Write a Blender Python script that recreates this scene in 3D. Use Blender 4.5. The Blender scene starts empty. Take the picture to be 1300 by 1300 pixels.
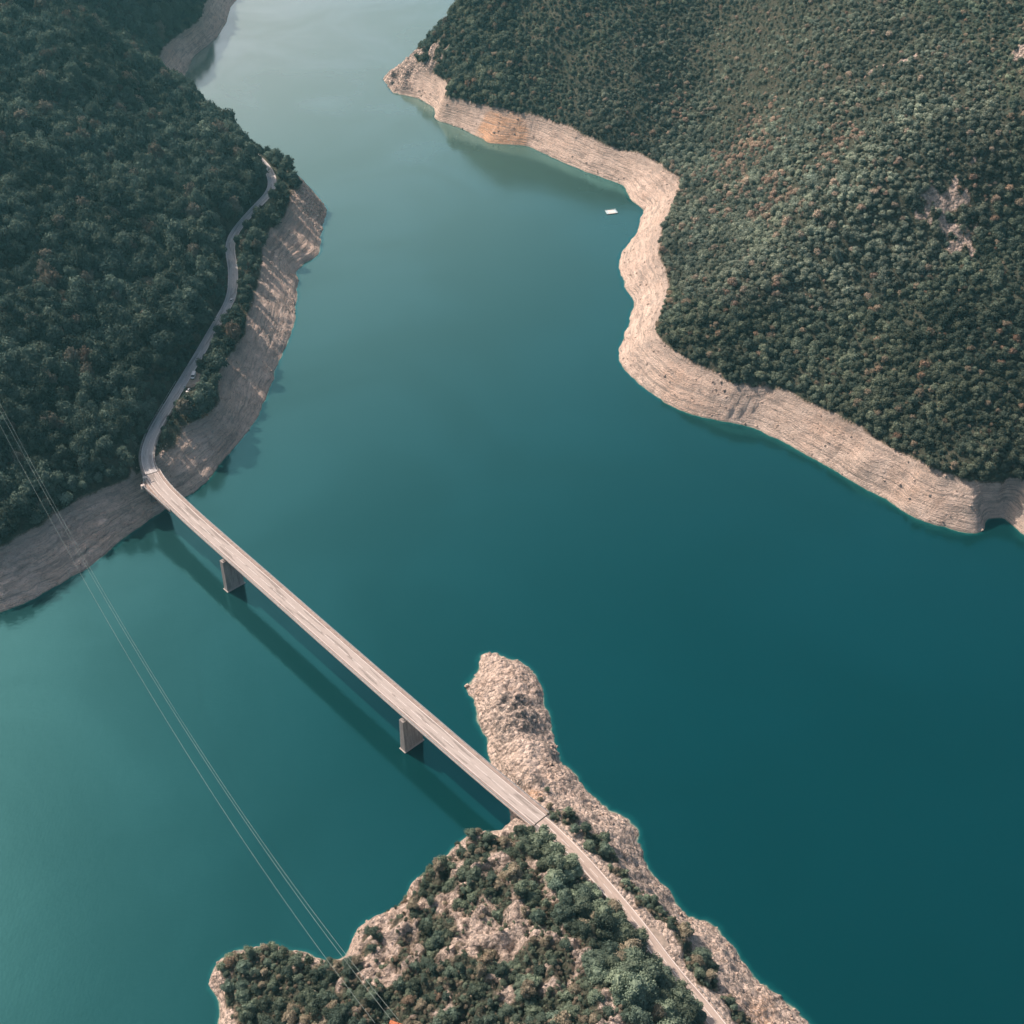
import bpy, bmesh, math, random
import numpy as np
from mathutils import Vector, Matrix

random.seed(7)
RNG = np.random.default_rng(11)
scene = bpy.context.scene
COL = scene.collection

# ------------------------------------------------------------------ camera
CAM_H, PITCH, FPX, HALF = 520.0, math.radians(40.0), 1650.0, 650.0


def P(px, py, z=0.0):
    """world point at height z seen at photo coordinate (px, py)"""
    off = math.atan2(py - HALF, FPX)
    dep = PITCH + off
    yy = (CAM_H - z) / math.tan(dep)
    depth = (CAM_H - z) / math.sin(dep) * math.cos(off)
    return np.array([(px - HALF) / FPX * depth, yy, z])


def project(x, y, z):
    """arrays -> photo coordinates"""
    dy, dz = y, z - CAM_H
    fwd = dy * math.cos(PITCH) - dz * math.sin(PITCH)
    up = dy * math.sin(PITCH) + dz * math.cos(PITCH)
    return HALF + FPX * x / fwd, HALF - FPX * up / fwd, fwd


cam_d = bpy.data.cameras.new("camera")
cam = bpy.data.objects.new("camera", cam_d)
COL.objects.link(cam)
cam.location = (0, 0, CAM_H)
cam.rotation_euler = (math.pi / 2 - PITCH, 0, 0)
cam_d.sensor_fit = 'HORIZONTAL'
cam_d.angle = 2 * math.atan(HALF / FPX)
cam_d.clip_start = 1.0
cam_d.clip_end = 30000
scene.camera = cam
scene.render.resolution_x = scene.render.resolution_y = 1024

# ------------------------------------------------------------------ light
SUN_EL = math.radians(43.5)
SUN_DIR = Vector((-0.80 * math.cos(SUN_EL), 0.60 * math.cos(SUN_EL), math.sin(SUN_EL)))
world = bpy.data.worlds.new("World")
scene.world = world
world.use_nodes = True
wn = world.node_tree
for n in list(wn.nodes):
    wn.nodes.remove(n)
wo = wn.nodes.new('ShaderNodeOutputWorld')
bg = wn.nodes.new('ShaderNodeBackground')
sky = wn.nodes.new('ShaderNodeTexSky')
sky.sky_type = 'NISHITA'
sky.sun_disc = False
sky.sun_elevation = SUN_EL
sky.sun_rotation = math.atan2(SUN_DIR.x, SUN_DIR.y)
sky.altitude = 700
sky.air_density = 1.0
sky.dust_density = 7.5
sky.ozone_density = 1.0
bg.inputs['Strength'].default_value = 0.12
wn.links.new(sky.outputs[0], bg.inputs['Color'])
wn.links.new(bg.outputs[0], wo.inputs['Surface'])
sd = bpy.data.lights.new("sun", 'SUN')
sun = bpy.data.objects.new("sun", sd)
COL.objects.link(sun)
sd.energy = 5.0
sd.angle = math.radians(0.55)
sd.color = (1.0, 0.87, 0.76)
sun.location = (-600, 900, 900)
sun.rotation_euler = SUN_DIR.to_track_quat('Z', 'Y').to_euler()

scene.view_settings.view_transform = 'Standard'
scene.view_settings.look = 'None'
scene.view_settings.exposure = 0
scene.view_settings.gamma = 1
scene.cycles.use_denoising = True
scene.cycles.max_bounces = 5
scene.cycles.diffuse_bounces = 2
scene.cycles.glossy_bounces = 2
scene.cycles.transparent_max_bounces = 4
scene.cycles.volume_bounces = 0
scene.cycles.caustics_reflective = False
scene.cycles.caustics_refractive = False
scene.cycles.sample_clamp_indirect = 4.0


# ------------------------------------------------------------------ helpers
def tag(o, label=None, cat=None, group=None, kind=None):
    if label: o['label'] = label
    if cat: o['category'] = cat
    if group: o['group'] = group
    if kind: o['kind'] = kind
    return o


def empty(name, loc=(0, 0, 0), rz=0.0):
    o = bpy.data.objects.new(name, None)
    COL.objects.link(o)
    o.location = loc
    o.rotation_euler = (0, 0, rz)
    o.empty_display_size = 1
    return o


def mesh_obj(name, verts, faces, mat, parent=None, smooth=False, link=True):
    me = bpy.data.meshes.new(name)
    me.from_pydata([tuple(v) for v in verts], [], faces)
    if mat: me.materials.append(mat)
    if smooth:
        me.polygons.foreach_set('use_smooth', [True] * len(me.polygons))
    me.update()
    o = bpy.data.objects.new(name, me)
    if link: COL.objects.link(o)
    if parent:
        o.parent = parent
    return o


class MB:
    def __init__(self):
        self.v, self.f = [], []

    def add(self, v, f):
        b = len(self.v)
        self.v += [tuple(p) for p in v]
        self.f += [tuple(b + i for i in q) for q in f]

    def box(self, c, s, rz=0.0, taper=0.0):
        hx, hy, hz = s[0] / 2, s[1] / 2, s[2] / 2
        cr, sr = math.cos(rz), math.sin(rz)
        vs = []
        for z in (-1, 1):
            k = 1 - taper if z > 0 else 1
            for x, y in ((-1, -1), (1, -1), (1, 1), (-1, 1)):
                X, Y = x * hx * k, y * hy * k
                vs.append((c[0] + X * cr - Y * sr, c[1] + X * sr + Y * cr, c[2] + z * hz))
        self.add(vs, [(0, 3, 2, 1), (4, 5, 6, 7), (0, 1, 5, 4), (1, 2, 6, 5), (2, 3, 7, 6), (3, 0, 4, 7)])

    def tube(self, a, b, r0, r1=None, n=6):
        a, b = Vector(a), Vector(b)
        r1 = r0 if r1 is None else r1
        d = (b - a).normalized()
        u = d.orthogonal().normalized()
        w = d.cross(u)
        vs = []
        for p, r in ((a, r0), (b, r1)):
            for i in range(n):
                t = 2 * math.pi * i / n
                vs.append(p + (u * math.cos(t) + w * math.sin(t)) * r)
        fs = [(i, (i + 1) % n, n + (i + 1) % n, n + i) for i in range(n)]
        fs += [tuple(reversed(range(n))), tuple(range(n, 2 * n))]
        self.add(vs, fs)

    def build(self, name, mat, parent=None, smooth=False, link=True):
        return mesh_obj(name, self.v, self.f, mat, parent, smooth, link)


def catmull(pts, step=4.0):
    pts = [np.array(p, float) for p in pts]
    ext = [2 * pts[0] - pts[1]] + pts + [2 * pts[-1] - pts[-2]]
    out = []
    for i in range(1, len(ext) - 2):
        p0, p1, p2, p3 = ext[i - 1:i + 3]
        n = max(2, int(np.linalg.norm(p2 - p1) / step))
        for k in range(n):
            t = k / n
            out.append(0.5 * ((2 * p1) + (-p0 + p2) * t + (2 * p0 - 5 * p1 + 4 * p2 - p3) * t * t
                              + (-p0 + 3 * p1 - 3 * p2 + p3) * t ** 3))
    out.append(pts[-1])
    return np.array(out)


def smooth_path(a, it=6):
    a = a.copy()
    for _ in range(it):
        a[1:-1] = 0.25 * a[:-2] + 0.5 * a[1:-1] + 0.25 * a[2:]
    return a


def frames(path):
    t = np.gradient(path[:, :2], axis=0)
    t /= np.linalg.norm(t, axis=1)[:, None] + 1e-9
    nrm = np.stack([-t[:, 1], t[:, 0]], 1)      # left of travel
    return t, nrm


def sweep(mb, path, prof, closed=True, caps=True, offs=0.0):
    """prof: list of (side offset, dz)"""
    _, nr = frames(path)
    m = len(prof)
    vs = []
    for i in range(len(path)):
        for o, dz in prof:
            vs.append((path[i, 0] + nr[i, 0] * (o + offs), path[i, 1] + nr[i, 1] * (o + offs), path[i, 2] + dz))
    fs = []
    for i in range(len(path) - 1):
        for j in range(m if closed else m - 1):
            k = (j + 1) % m
            fs.append((i * m + j, i * m + k, (i + 1) * m + k, (i + 1) * m + j))
    if closed and caps:
        fs.append(tuple(range(m)))
        b = (len(path) - 1) * m
        fs.append(tuple(b + j for j in reversed(range(m))))
    mb.add(vs, fs)


# ------------------------------------------------------------------ node helpers
def new_mat(name):
    m = bpy.data.materials.new(name)
    m.use_nodes = True
    nt = m.node_tree
    for n in list(nt.nodes):
        nt.nodes.remove(n)
    return m, nt


class N:
    def __init__(self, nt):
        self.nt = nt

    def node(self, t, **kw):
        n = self.nt.nodes.new(t)
        for k, v in kw.items():
            setattr(n, k, v)
        return n

    def set(self, sock, v):
        if isinstance(v, bpy.types.NodeSocket):
            self.nt.links.new(v, sock)
        elif v is not None:
            if hasattr(sock, 'default_value'):
                dv = sock.default_value
                if hasattr(dv, '__len__') and not hasattr(v, '__len__'):
                    v = [v] * len(dv)
                if hasattr(dv, '__len__') and len(dv) == 4 and len(v) == 3:
                    v = (*v, 1)
                sock.default_value = v

    def math(self, op, a, b=None, c=None, clamp=False):
        n = self.node('ShaderNodeMath', operation=op, use_clamp=clamp)
        for i, v in enumerate((a, b, c)):
            self.set(n.inputs[i], v)
        return n.outputs[0]

    def mix(self, f, a, b, blend='MIX'):
        n = self.node('ShaderNodeMix', data_type='RGBA', blend_type=blend)
        self.set(n.inputs[0], f)
        self.set(n.inputs[6], a)
        self.set(n.inputs[7], b)
        return n.outputs[2]

    def noise(self, vec, scale, detail=4, rough=0.55, dist=0.0):
        n = self.node('ShaderNodeTexNoise')
        self.set(n.inputs['Vector'], vec)
        n.inputs['Scale'].default_value = scale
        n.inputs['Detail'].default_value = detail
        n.inputs['Roughness'].default_value = rough
        n.inputs['Distortion'].default_value = dist
        return n.outputs[0]

    def voro(self, vec, scale, feature='F1'):
        n = self.node('ShaderNodeTexVoronoi', feature=feature)
        self.set(n.inputs['Vector'], vec)
        n.inputs['Scale'].default_value = scale
        return n.outputs['Distance']

    def ramp(self, f, lo, hi, clamp=True):
        n = self.node('ShaderNodeMapRange', clamp=clamp)
        n.interpolation_type = 'SMOOTHSTEP'
        self.set(n.inputs[0], f)
        n.inputs[1].default_value = lo
        n.inputs[2].default_value = hi
        return n.outputs[0]

    def scalevec(self, vec, s):
        n = self.node('ShaderNodeVectorMath', operation='MULTIPLY')
        self.set(n.inputs[0], vec)
        n.inputs[1].default_value = s
        return n.outputs[0]

    def attr(self, name, typ='GEOMETRY'):
        n = self.node('ShaderNodeAttribute', attribute_type=typ)
        n.attribute_name = name
        return n

    def pos(self):
        return self.node('ShaderNodeNewGeometry').outputs['Position']

    def bump(self, h, strength, dist, normal=None):
        n = self.node('ShaderNodeBump')
        n.inputs['Strength'].default_value = strength
        n.inputs['Distance'].default_value = dist
        self.set(n.inputs['Height'], h)
        if normal: self.set(n.inputs['Normal'], normal)
        return n.outputs[0]

    def out(self, color, rough=0.8, normal=None, metallic=0.0, spec=0.3, extra=None):
        b = self.node('ShaderNodeBsdfPrincipled')
        self.set(b.inputs['Base Color'], color)
        self.set(b.inputs['Roughness'], rough)
        self.set(b.inputs['Metallic'], metallic)
        self.set(b.inputs['Specular IOR Level'], spec)
        if normal: self.set(b.inputs['Normal'], normal)
        o = self.node('ShaderNodeOutputMaterial')
        self.nt.links.new(b.outputs[0], o.inputs['Surface'])
        return b


def simple(name, c1, c2=None, scale=0.6, rough=0.8, metallic=0.0, bump=0.0, stretch=None, detail=5, spec=0.3, lo=0.35, hi=0.65):
    m, nt = new_mat(name)
    n = N(nt)
    vec = n.pos()
    if stretch: vec = n.scalevec(vec, stretch)
    f = n.noise(vec, scale, detail, 0.6)
    c = n.mix(n.ramp(f, lo, hi), c1, c2 or tuple(x * 0.7 for x in c1))
    nm = n.bump(f, 0.5, bump) if bump else None
    n.out(c, rough, nm, metallic, spec)
    return m


# ------------------------------------------------------------------ numpy noise
_lat = [np.random.default_rng(100 + i).random((257, 257)) for i in range(8)]
for _l in _lat:
    _l[256, :] = _l[0, :]
    _l[:, 256] = _l[:, 0]


def vnoise(x, y, k=0):
    L = _lat[k % 8]
    xi = np.floor(x); yi = np.floor(y)
    fx, fy = x - xi, y - yi
    xi = xi.astype(np.int64) % 256; yi = yi.astype(np.int64) % 256
    u = fx * fx * fx * (fx * (fx * 6 - 15) + 10)
    v = fy * fy * fy * (fy * (fy * 6 - 15) + 10)
    a = L[yi, xi] * (1 - u) + L[yi, xi + 1] * u
    b = L[yi + 1, xi] * (1 - u) + L[yi + 1, xi + 1] * u
    return (a * (1 - v) + b * v) * 2 - 1


def fbm(x, y, wl, octv=4, gain=0.5, k=0):
    s = np.zeros_like(x); a = 1.0; t = 0
    c, sn = math.cos(0.6), math.sin(0.6)
    x = x / wl + 37.3; y = y / wl + 11.9
    for i in range(octv):
        s += a * vnoise(x, y, k + i); t += a
        a *= gain
        x, y = (x * c - y * sn) * 2.03 + 5.1, (x * sn + y * c) * 2.03 + 9.7
    return s / t


def ridged(x, y, wl, octv=4, gain=0.55, k=0):
    s = np.zeros_like(x); a = 1.0; t = 0
    x = x / wl + 3.3; y = y / wl + 21.9
    c, sn = math.cos(0.8), math.sin(0.8)
    for i in range(octv):
        s += a * (1 - 2 * np.abs(vnoise(x, y, k + i))); t += a
        a *= gain
        x, y = (x * c - y * sn) * 2.1 + 5.1, (x * sn + y * c) * 2.1 + 9.7
    return s / t


def sstep(a, b, x):
    t = np.clip((x - a) / (b - a), 0, 1)
    return t * t * (3 - 2 * t)


# ------------------------------------------------------------------ terrain control points
TREE_Z = 22.0
shore_R = [(640, -40), (618, -12), (600, 10), (583, 30), (566, 50), (548, 66), (525, 80), (505, 90), (488, 99), (500, 118), (533, 125), (552, 138),
           (554, 152), (588, 164), (623, 182), (668, 185), (699, 199), (744, 218), (789, 235), (803, 256), (817, 266),
           (810, 294), (791, 318), (786, 339), (793, 367), (806, 384), (796, 415), (787, 443), (787, 462), (800, 475),
           (820, 495), (850, 514), (885, 528), (947, 540), (999, 563), (1044, 589), (1113, 627), (1161, 656),
           (1203, 670), (1248, 673), (1253, 658), (1282, 663), (1300, 679), (1345, 700), (1420, 720), (1500, 730)]
tree_R = [(564, 119), (602, 130), (644, 139), (685, 148), (723, 162), (768, 182), (799, 191), (834, 203), (862, 225),
          (865, 242), (850, 270), (841, 294), (837, 322), (850, 356), (850, 374), (834, 408), (837, 429), (850, 440),
          (885, 461), (940, 485), (988, 492), (1037, 514), (1075, 533), (1127, 561), (1175, 589), (1224, 607),
          (1272, 612), (1310, 612), (1350, 630), (1420, 650), (1500, 660)]
shore_L = [(318, -40), (308, -15), (300, 0), (291, 12), (287, 27), (278, 44), (261, 59), (246, 71), (233, 100), (262, 134), (292, 166),
           (318, 189), (336, 202), (356, 209), (380, 226), (400, 247), (413, 266), (410, 287), (405, 322), (377, 343),
           (377, 377), (374, 410), (363, 437), (349, 472), (331, 519), (319, 542), (296, 569), (269, 602), (255, 618),
           (232, 632), (208, 648), (187, 661), (149, 690), (114, 718), (80, 739), (45, 759), (0, 777), (-60, 800),
           (-140, 840), (-240, 900)]
tree_L = [(275, -40), (261, 0), (259, 7), (251, 27), (227, 44), (209, 57), (202, 71), (381, 242), (345, 290), (332, 311), (329, 339),
          (318, 390), (300, 438), (280, 472), (276, 509), (259, 528), (222, 548), (204, 575), (170, 603), (138, 617),
          (86, 638), (31, 676), (0, 690), (-60, 715), (-140, 750), (-240, 800)]
shore_P = [(260, 1420), (268, 1340), (281, 1298), (278, 1279), (281, 1262), (269, 1244), (276, 1224), (313, 1207), (341, 1202), (368, 1209),
           (410, 1219), (446, 1210), (455, 1179), (479, 1164), (514, 1147), (531, 1115), (555, 1105), (576, 1077),
           (617, 1057), (641, 1056), (650, 1046), (650, 1031), (646, 1020), (636, 1000), (628, 977), (624, 965), (620, 938), (607, 919), (605, 896), (593, 873), (608, 850),
           (609, 833), (626, 831), (649, 838), (676, 854), (686, 877), (695, 911), (707, 954), (734, 992), (765, 1023),
           (799, 1040), (811, 1069), (824, 1108), (849, 1131), (865, 1158), (907, 1173), (922, 1192), (953, 1235),
           (988, 1265), (1022, 1296), (1065, 1340), (1130, 1420)]

pts = []


def chain_world(ch, z=0.0, step=11.0):
    w = [P(a, b, z) for a, b in ch]
    out = []
    for a, b in zip(w[:-1], w[1:]):
        n = max(1, int(np.linalg.norm(b - a) / step))
        for k in range(n):
            out.append(a + (b - a) * k / n)
    out.append(w[-1])
    return np.array(out)


allshore = []
uw = []
for ch, side in ((shore_R, -1), (shore_L, 1), (shore_P, 1)):
    w = chain_world(ch)
    _, nr = frames(w)
    allshore.append(w)
    for off, z in ((9, -7.5), (28, -19)):
        q = w[::2 if off > 10 else 1].copy()
        q[:, :2] += nr[::2 if off > 10 else 1] * off * side
        q[:, 2] = z
        uw.append((q, off))
shore_all = np.concatenate(allshore)
for q, off in uw:
    d = np.min(np.hypot(q[:, None, 0] - shore_all[None, :, 0], q[:, None, 1] - shore_all[None, :, 1]), axis=1)
    pts.append(q[d > off * 0.8])
pts.append(shore_all)
for ch in (tree_R, tree_L[:7], tree_L[7:]):
    pts.append(chain_world(ch, TREE_Z, 14))

interior = [
    # hidden far side of the upper right hill and its crest
    (520, 76, 14), (545, 62, 34), (562, 40, 50), (596, 1, 80), (630, -40, 105),
    (600, 60, 54), (600, 95, 36), (560, 90, 26), (640, 60, 60), (640, 20, 78), (640, -40, 110),
    (700, 100, 45), (700, 50, 70), (700, 0, 94), (700, -60, 120),
    (760, 140, 38), (800, 150, 38), (800, 100, 62), (800, 50, 82), (800, 0, 104), (800, -60, 130),
    (900, 200, 33), (900, 150, 48), (900, 100, 65), (900, 50, 86), (900, 0, 108), (900, -60, 135),
    (900, 250, 40), (900, 300, 46), (900, 350, 46), (900, 400, 42), (950, 250, 62), (950, 200, 66), (950, 350, 60),
    (880, 330, 37),
    (1000, 450, 33), (1000, 400, 47), (1000, 350, 66), (1000, 300, 80), (1000, 250, 88), (1000, 200, 96), (1000, 150, 104),
    (1000, 100, 116), (1000, 50, 132), (1000, 0, 150), (1000, -60, 170),
    (1100, 500, 33), (1100, 450, 45), (1100, 400, 58), (1100, 350, 74), (1100, 300, 92), (1100, 250, 112), (1100, 200, 126),
    (1100, 150, 136), (1100, 100, 146), (1100, 50, 160), (1100, 0, 175), (1100, -60, 190),
    (1200, 560, 31), (1200, 500, 45), (1200, 450, 57), (1200, 400, 70), (1200, 350, 84), (1200, 300, 98), (1200, 250, 116),
    (1200, 200, 136), (1200, 150, 152), (1200, 100, 164), (1200, 50, 174), (1200, 0, 186),
    (1300, 560, 33), (1300, 500, 48), (1300, 450, 60), (1300, 400, 75), (1300, 350, 90), (1300, 300, 104), (1300, 250, 122),
    (1300, 200, 142), (1300, 150, 160), (1300, 100, 174), (1300, 50, 186), (1300, 0, 198), (1300, -60, 215),
    (1275, 640, 6), (1268, 626, 12), (1292, 646, 9), (1240, 640, 13), (1180, 625, 13), (1100, 590, 12),
    (1400, 560, 45), (1400, 450, 72), (1400, 350, 100), (1400, 250, 132), (1400, 150, 168), (1400, 50, 200),
    (1480, 600, 40), (1480, 500, 70),
    # left hill
    (0, 0, 153), (0, 100, 133), (0, 200, 115), (0, 300, 100), (0, 400, 84), (0, 500, 66), (0, 600, 43), (0, -50, 165),
    (100, 100, 105), (100, 200, 89), (100, 300, 75), (100, 400, 61), (100, 500, 48), (100, 580, 32), (60, 40, 124),
    (200, 200, 60), (200, 300, 50), (200, 400, 40), (180, 500, 34), (160, 560, 29), (200, 130, 60), (150, 150, 82),
    (240, 250, 50), (260, 300, 38), (270, 200, 46), (300, 230, 36), (240, 380, 36), (230, 150, 48), (280, 180, 34),
    (62, 0, 138), (103, 34, 113), (148, 73, 88), (180, 93, 68), (222, 108, 34), (266, 136, 15), (296, 165, 19),
    (320, 187, 25), (335, 204, 29), (347, 204, 27), (378, 225, 22), (396, 247, 15), (405, 262, 6), (370, 250, 22), (365, 235, 25),
    (-80, 0, 176), (-80, 150, 145), (-80, 300, 112), (-80, 450, 80), (-80, 600, 48), (-160, 100, 185), (-160, 300, 130),
    (-160, 500, 82), (-160, 650, 42), (-240, 700, 45), (-240, 500, 95),
    # hill behind the left one
    (115, 51, 52), (165, 84, 33), (200, 98, 18), (215, 100, 8), (130, 20, 58), (150, 40, 46), (180, 50, 34), (100, 10, 75),
    (100, -40, 100), (150, 0, 66), (200, 0, 48), (200, 30, 34), (160, -40, 86), (220, -40, 60), (235, 10, 32), (70, -60, 130),
    # peninsula by the bridge
    (650, 1034, 3), (656, 1034, 17), (655, 1046, 6), (668, 1043, 22), (640, 870, 7), (625, 860, 5), (655, 900, 9), (640, 930, 8),
    (665, 950, 11), (650, 975, 10), (690, 985, 10), (672, 1005, 15), (700, 1020, 18), (730, 1020, 10),
    (715, 1040, 23), (735, 1058, 22), (760, 1090, 22), (790, 1125, 22), (820, 1155, 22), (850, 1190, 22), (870, 1225, 23),
    (900, 1262, 24), (925, 1300, 25), (745, 1045, 14), (780, 1075, 13), (805, 1110, 13), (835, 1148, 12), (880, 1195, 12), (910, 1225, 12),
    (945, 1270, 12), (980, 1300, 10), (960, 1400, 27), (1030, 1400, 14),
    (617, 1058, 27), (640, 1060, 20), (576, 1079, 25), (555, 1107, 23), (531, 1117, 21), (514, 1149, 19), (479, 1166, 17), (456, 1181, 17),
    (447, 1212, 14), (410, 1221, 11), (368, 1211, 11), (341, 1205, 10), (313, 1209, 8), (279, 1226, 7), (273, 1244, 6),
    (284, 1262, 5), (283, 1280, 4), (285, 1300, 4),
    (650, 1080, 33), (660, 1110, 42), (680, 1110, 42), (690, 1150, 49), (715, 1180, 53), (755, 1235, 59), (785, 1300, 63),
    (620, 1100, 36), (600, 1150, 37), (550, 1150, 29), (600, 1200, 42), (600, 1250, 44), (500, 1250, 27), (400, 1250, 16),
    (330, 1250, 11), (500, 1200, 24), (550, 1200, 33), (650, 1200, 46), (700, 1250, 53), (650, 1300, 52), (600, 1300, 46),
    (500, 1300, 31), (400, 1300, 20), (320, 1300, 10), (580, 1110, 30),
    (710, 1090, 32), (740, 1130, 36), (780, 1180, 39), (820, 1240, 42), (855, 1300, 44),
    (600, 1400, 60), (700, 1400, 70), (780, 1400, 72), (860, 1400, 60), (500, 1400, 42), (400, 1400, 28), (320, 1400, 14),
]
interior = [(a, b, 26 + (c - 26) * 0.86) if (a <= 240 and c > 33 and b < 620 and not (a > 90 and b < 112)) else (a, b, c) for a, b, c in interior]
pts.append(np.array([P(*t) for t in interior]))
# open water, deep
deep = []
for gx in np.arange(-620, 760, 60):
    for gy in np.arange(180, 1700, 60):
        d = np.min(np.hypot(shore_all[:, 0] - gx, shore_all[:, 1] - gy))
        px, py, _ = project(np.array(gx), np.array(gy), np.array(0.0))
        # candidates that the photo shows as lake
        inlake = False
        poly_left = np.interp(py, [0, 100, 200, 266, 343, 437, 519, 602, 650, 700, 777, 1400], [300, 235, 336, 413, 377, 363, 331, 269, 205, 140, 0, -300])
        poly_right = np.interp(py, [0, 66, 99, 152, 185, 235, 266, 339, 384, 462, 514, 540, 589, 627, 679, 1400], [600, 548, 490, 554, 650, 789, 817, 786, 800, 787, 850, 947, 1044, 1113, 1300, 2200])
        if poly_left < px < poly_right and d > 55:
            if py > 800 and abs(px - 650) < 400 and not (px < 240 or px > 1040 or py < 1020): continue
            deep.append((gx, gy, -30))
pts.append(np.array(deep, float))
CP = np.concatenate(pts)
# drop near duplicates
keep = []
for i in range(len(CP)):
    if all(np.hypot(CP[i, 0] - CP[j, 0], CP[i, 1] - CP[j, 1]) > 2.5 for j in keep[-400:]):
        keep.append(i)
CP = CP[keep]
SC = 200.0


def tps_fit(c, lam=2e-4):
    n = len(c)
    x = c[:, :2] / SC
    r2 = ((x[:, None] - x[None]) ** 2).sum(-1)
    K = 0.5 * r2 * np.log(r2 + 1e-12) + lam * np.eye(n)
    Q = np.c_[np.ones(n), x]
    A = np.block([[K, Q], [Q.T, np.zeros((3, 3))]])
    return np.linalg.solve(A, np.r_[c[:, 2], 0, 0, 0])


W = tps_fit(CP)


def tps_eval(x, y):
    q = np.stack([x, y], 1) / SC
    c = CP[:, :2] / SC
    out = np.empty(len(q))
    for i in range(0, len(q), 4000):
        s = q[i:i + 4000]
        r2 = ((s[:, None] - c[None]) ** 2).sum(-1)
        out[i:i + 4000] = (0.5 * r2 * np.log(r2 + 1e-12)) @ W[:-3] + W[-3] + s @ W[-2:]
    return out


CX = np.arange(-640, 781, 5.0)
CY = np.arange(170, 1661, 5.0)
gx, gy = np.meshgrid(CX, CY)
Z0 = tps_eval(gx.ravel(), gy.ravel()).reshape(gx.shape)


def up_axis(A, c0, step, xs, axis):
    t = (xs - c0) / step
    n = A.shape[axis]
    i = np.clip(np.floor(t).astype(int), 1, n - 3)
    f = t - i
    w = [((-f + 2 * f ** 2 - f ** 3) / 2), ((2 - 5 * f ** 2 + 3 * f ** 3) / 2), ((f + 4 * f ** 2 - 3 * f ** 3) / 2), ((-f ** 2 + f ** 3) / 2)]
    r = 0
    for k in range(4):
        B = np.take(A, i - 1 + k, axis=axis)
        ww = w[k][:, None] if axis == 0 else w[k][None, :]
        r = r + B * ww
    return r


XS = np.arange(-560, 700, 1.6)
ys = [205.0]
while ys[-1] < 1600:
    ys.append(ys[-1] + 1.15 + max(0, ys[-1] - 300) * 0.0016)
YS = np.array(ys)
Zs = up_axis(up_axis(Z0, CY[0], 5.0, YS, 0), CX[0], 5.0, XS, 1)
GX, GY = np.meshgrid(XS, YS)

# ------------------------------------------------------------------ road centre line
DZ = 24.5
cl_right = [(685, 1040, 24.5), (697, 1050, 24.6), (710, 1062, 24.8), (728, 1080, 25), (749, 1102, 25.2), (768, 1124, 25.5), (795, 1156, 25.8), (818, 1184, 26),
            (837, 1211, 26.2), (858, 1238, 26.5), (885, 1268, 27), (911, 1300, 27.3), (950, 1350, 28), (985, 1400, 28.5)]
cl_bridge = [(685, 1040, DZ), (600, 969, DZ), (466, 853, DZ), (350, 751, DZ), (250, 663, DZ), (232, 646, DZ), (217, 632, DZ), (205, 620, DZ), (195, 607.5, DZ),
             (188.5, 594, DZ)]
cl_left = [(188.5, 594, DZ), (186, 583, DZ), (186, 575, DZ), (188.5, 564, DZ), (192, 553.5, 24.7), (199, 540, 25), (218, 508, 25.6), (234, 481, 26), (255, 446, 26.6), (273, 415, 27.2), (288, 389, 27.7),
           (294, 374, 28), (296, 346, 28.4), (292, 312, 29), (300, 292, 29.3), (321, 267, 29.8), (340, 247, 30), (346, 233, 30), (342, 218, 30), (331, 204, 30), (310, 185, 30)]
full = catmull([P(*t) for t in (cl_right[::-1] + cl_bridge[1:] + cl_left[1:])], 4.0)
full = smooth_path(full, 5)


def nearest(p):
    return int(np.argmin(np.hypot(full[:, 0] - p[0], full[:, 1] - p[1])))


iJR = nearest(P(685, 1040, DZ)); iJL = nearest(P(189, 601, DZ)); iWL = nearest(P(199, 540, 25))
road_R = full[:iJR + 1]
road_B = full[iJR:iJL + 1]
road_L = full[iJL:]


def dist_to_path(x, y, path):
    """distance and path height for arrays"""
    d = np.full(x.shape, 1e9); zz = np.zeros(x.shape); side = np.zeros(x.shape)
    for a, b in zip(path[:-1], path[1:]):
        m = (np.abs(x - (a[0] + b[0]) / 2) < 40) & (np.abs(y - (a[1] + b[1]) / 2) < 40)
        if not m.any(): continue
        vx, vy = b[0] - a[0], b[1] - a[1]
        L2 = vx * vx + vy * vy + 1e-9
        t = np.clip(((x[m] - a[0]) * vx + (y[m] - a[1]) * vy) / L2, 0, 1)
        dd = np.hypot(x[m] - a[0] - t * vx, y[m] - a[1] - t * vy)
        s = np.sign(vx * (y[m] - a[1]) - vy * (x[m] - a[0]))
        old = d[m]
        c = dd < old
        o2 = np.where(c, dd, old); d[m] = o2
        zz[m] = np.where(c, a[2] + t * (b[2] - a[2]), zz[m])
        side[m] = np.where(c, s, side[m])
    return d, zz, side


land_path = [road_R, full[iWL - 2:]]
# ---- zones
PX, PY, _ = project(GX, GY, Zs)
prom = (GY < P(0, 822)[1] + 4) & (GX > -150) & (PY > 815) & (PX > 200) & (PX < 1150)
prom_s = prom & (Zs > -30)
wprom = sstep(0, 1, prom.astype(float))
above = sstep(TREE_Z - 3, TREE_Z + 6, Zs)
shoremask = sstep(-6, 2, Zs)
# hill relief
Z = Zs.copy()
hill = above * (1 - wprom)
Z += hill * (11.0 * fbm(GX, GY, 95, 4, 0.58, 1) * sstep(30, 60, Zs) + 2.6 * fbm(GX, GY, 26, 3, 0.5, 2))
left = sstep(-150, -230, GX)
# diagonal ribs on the left hill
Z += hill * left * sstep(35, 60, Zs) * 3.5 * np.sin((GX * 0.55 + GY * 0.5) / 17.0 + 2.5 * fbm(GX, GY, 120, 2, 0.5, 3))
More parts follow.
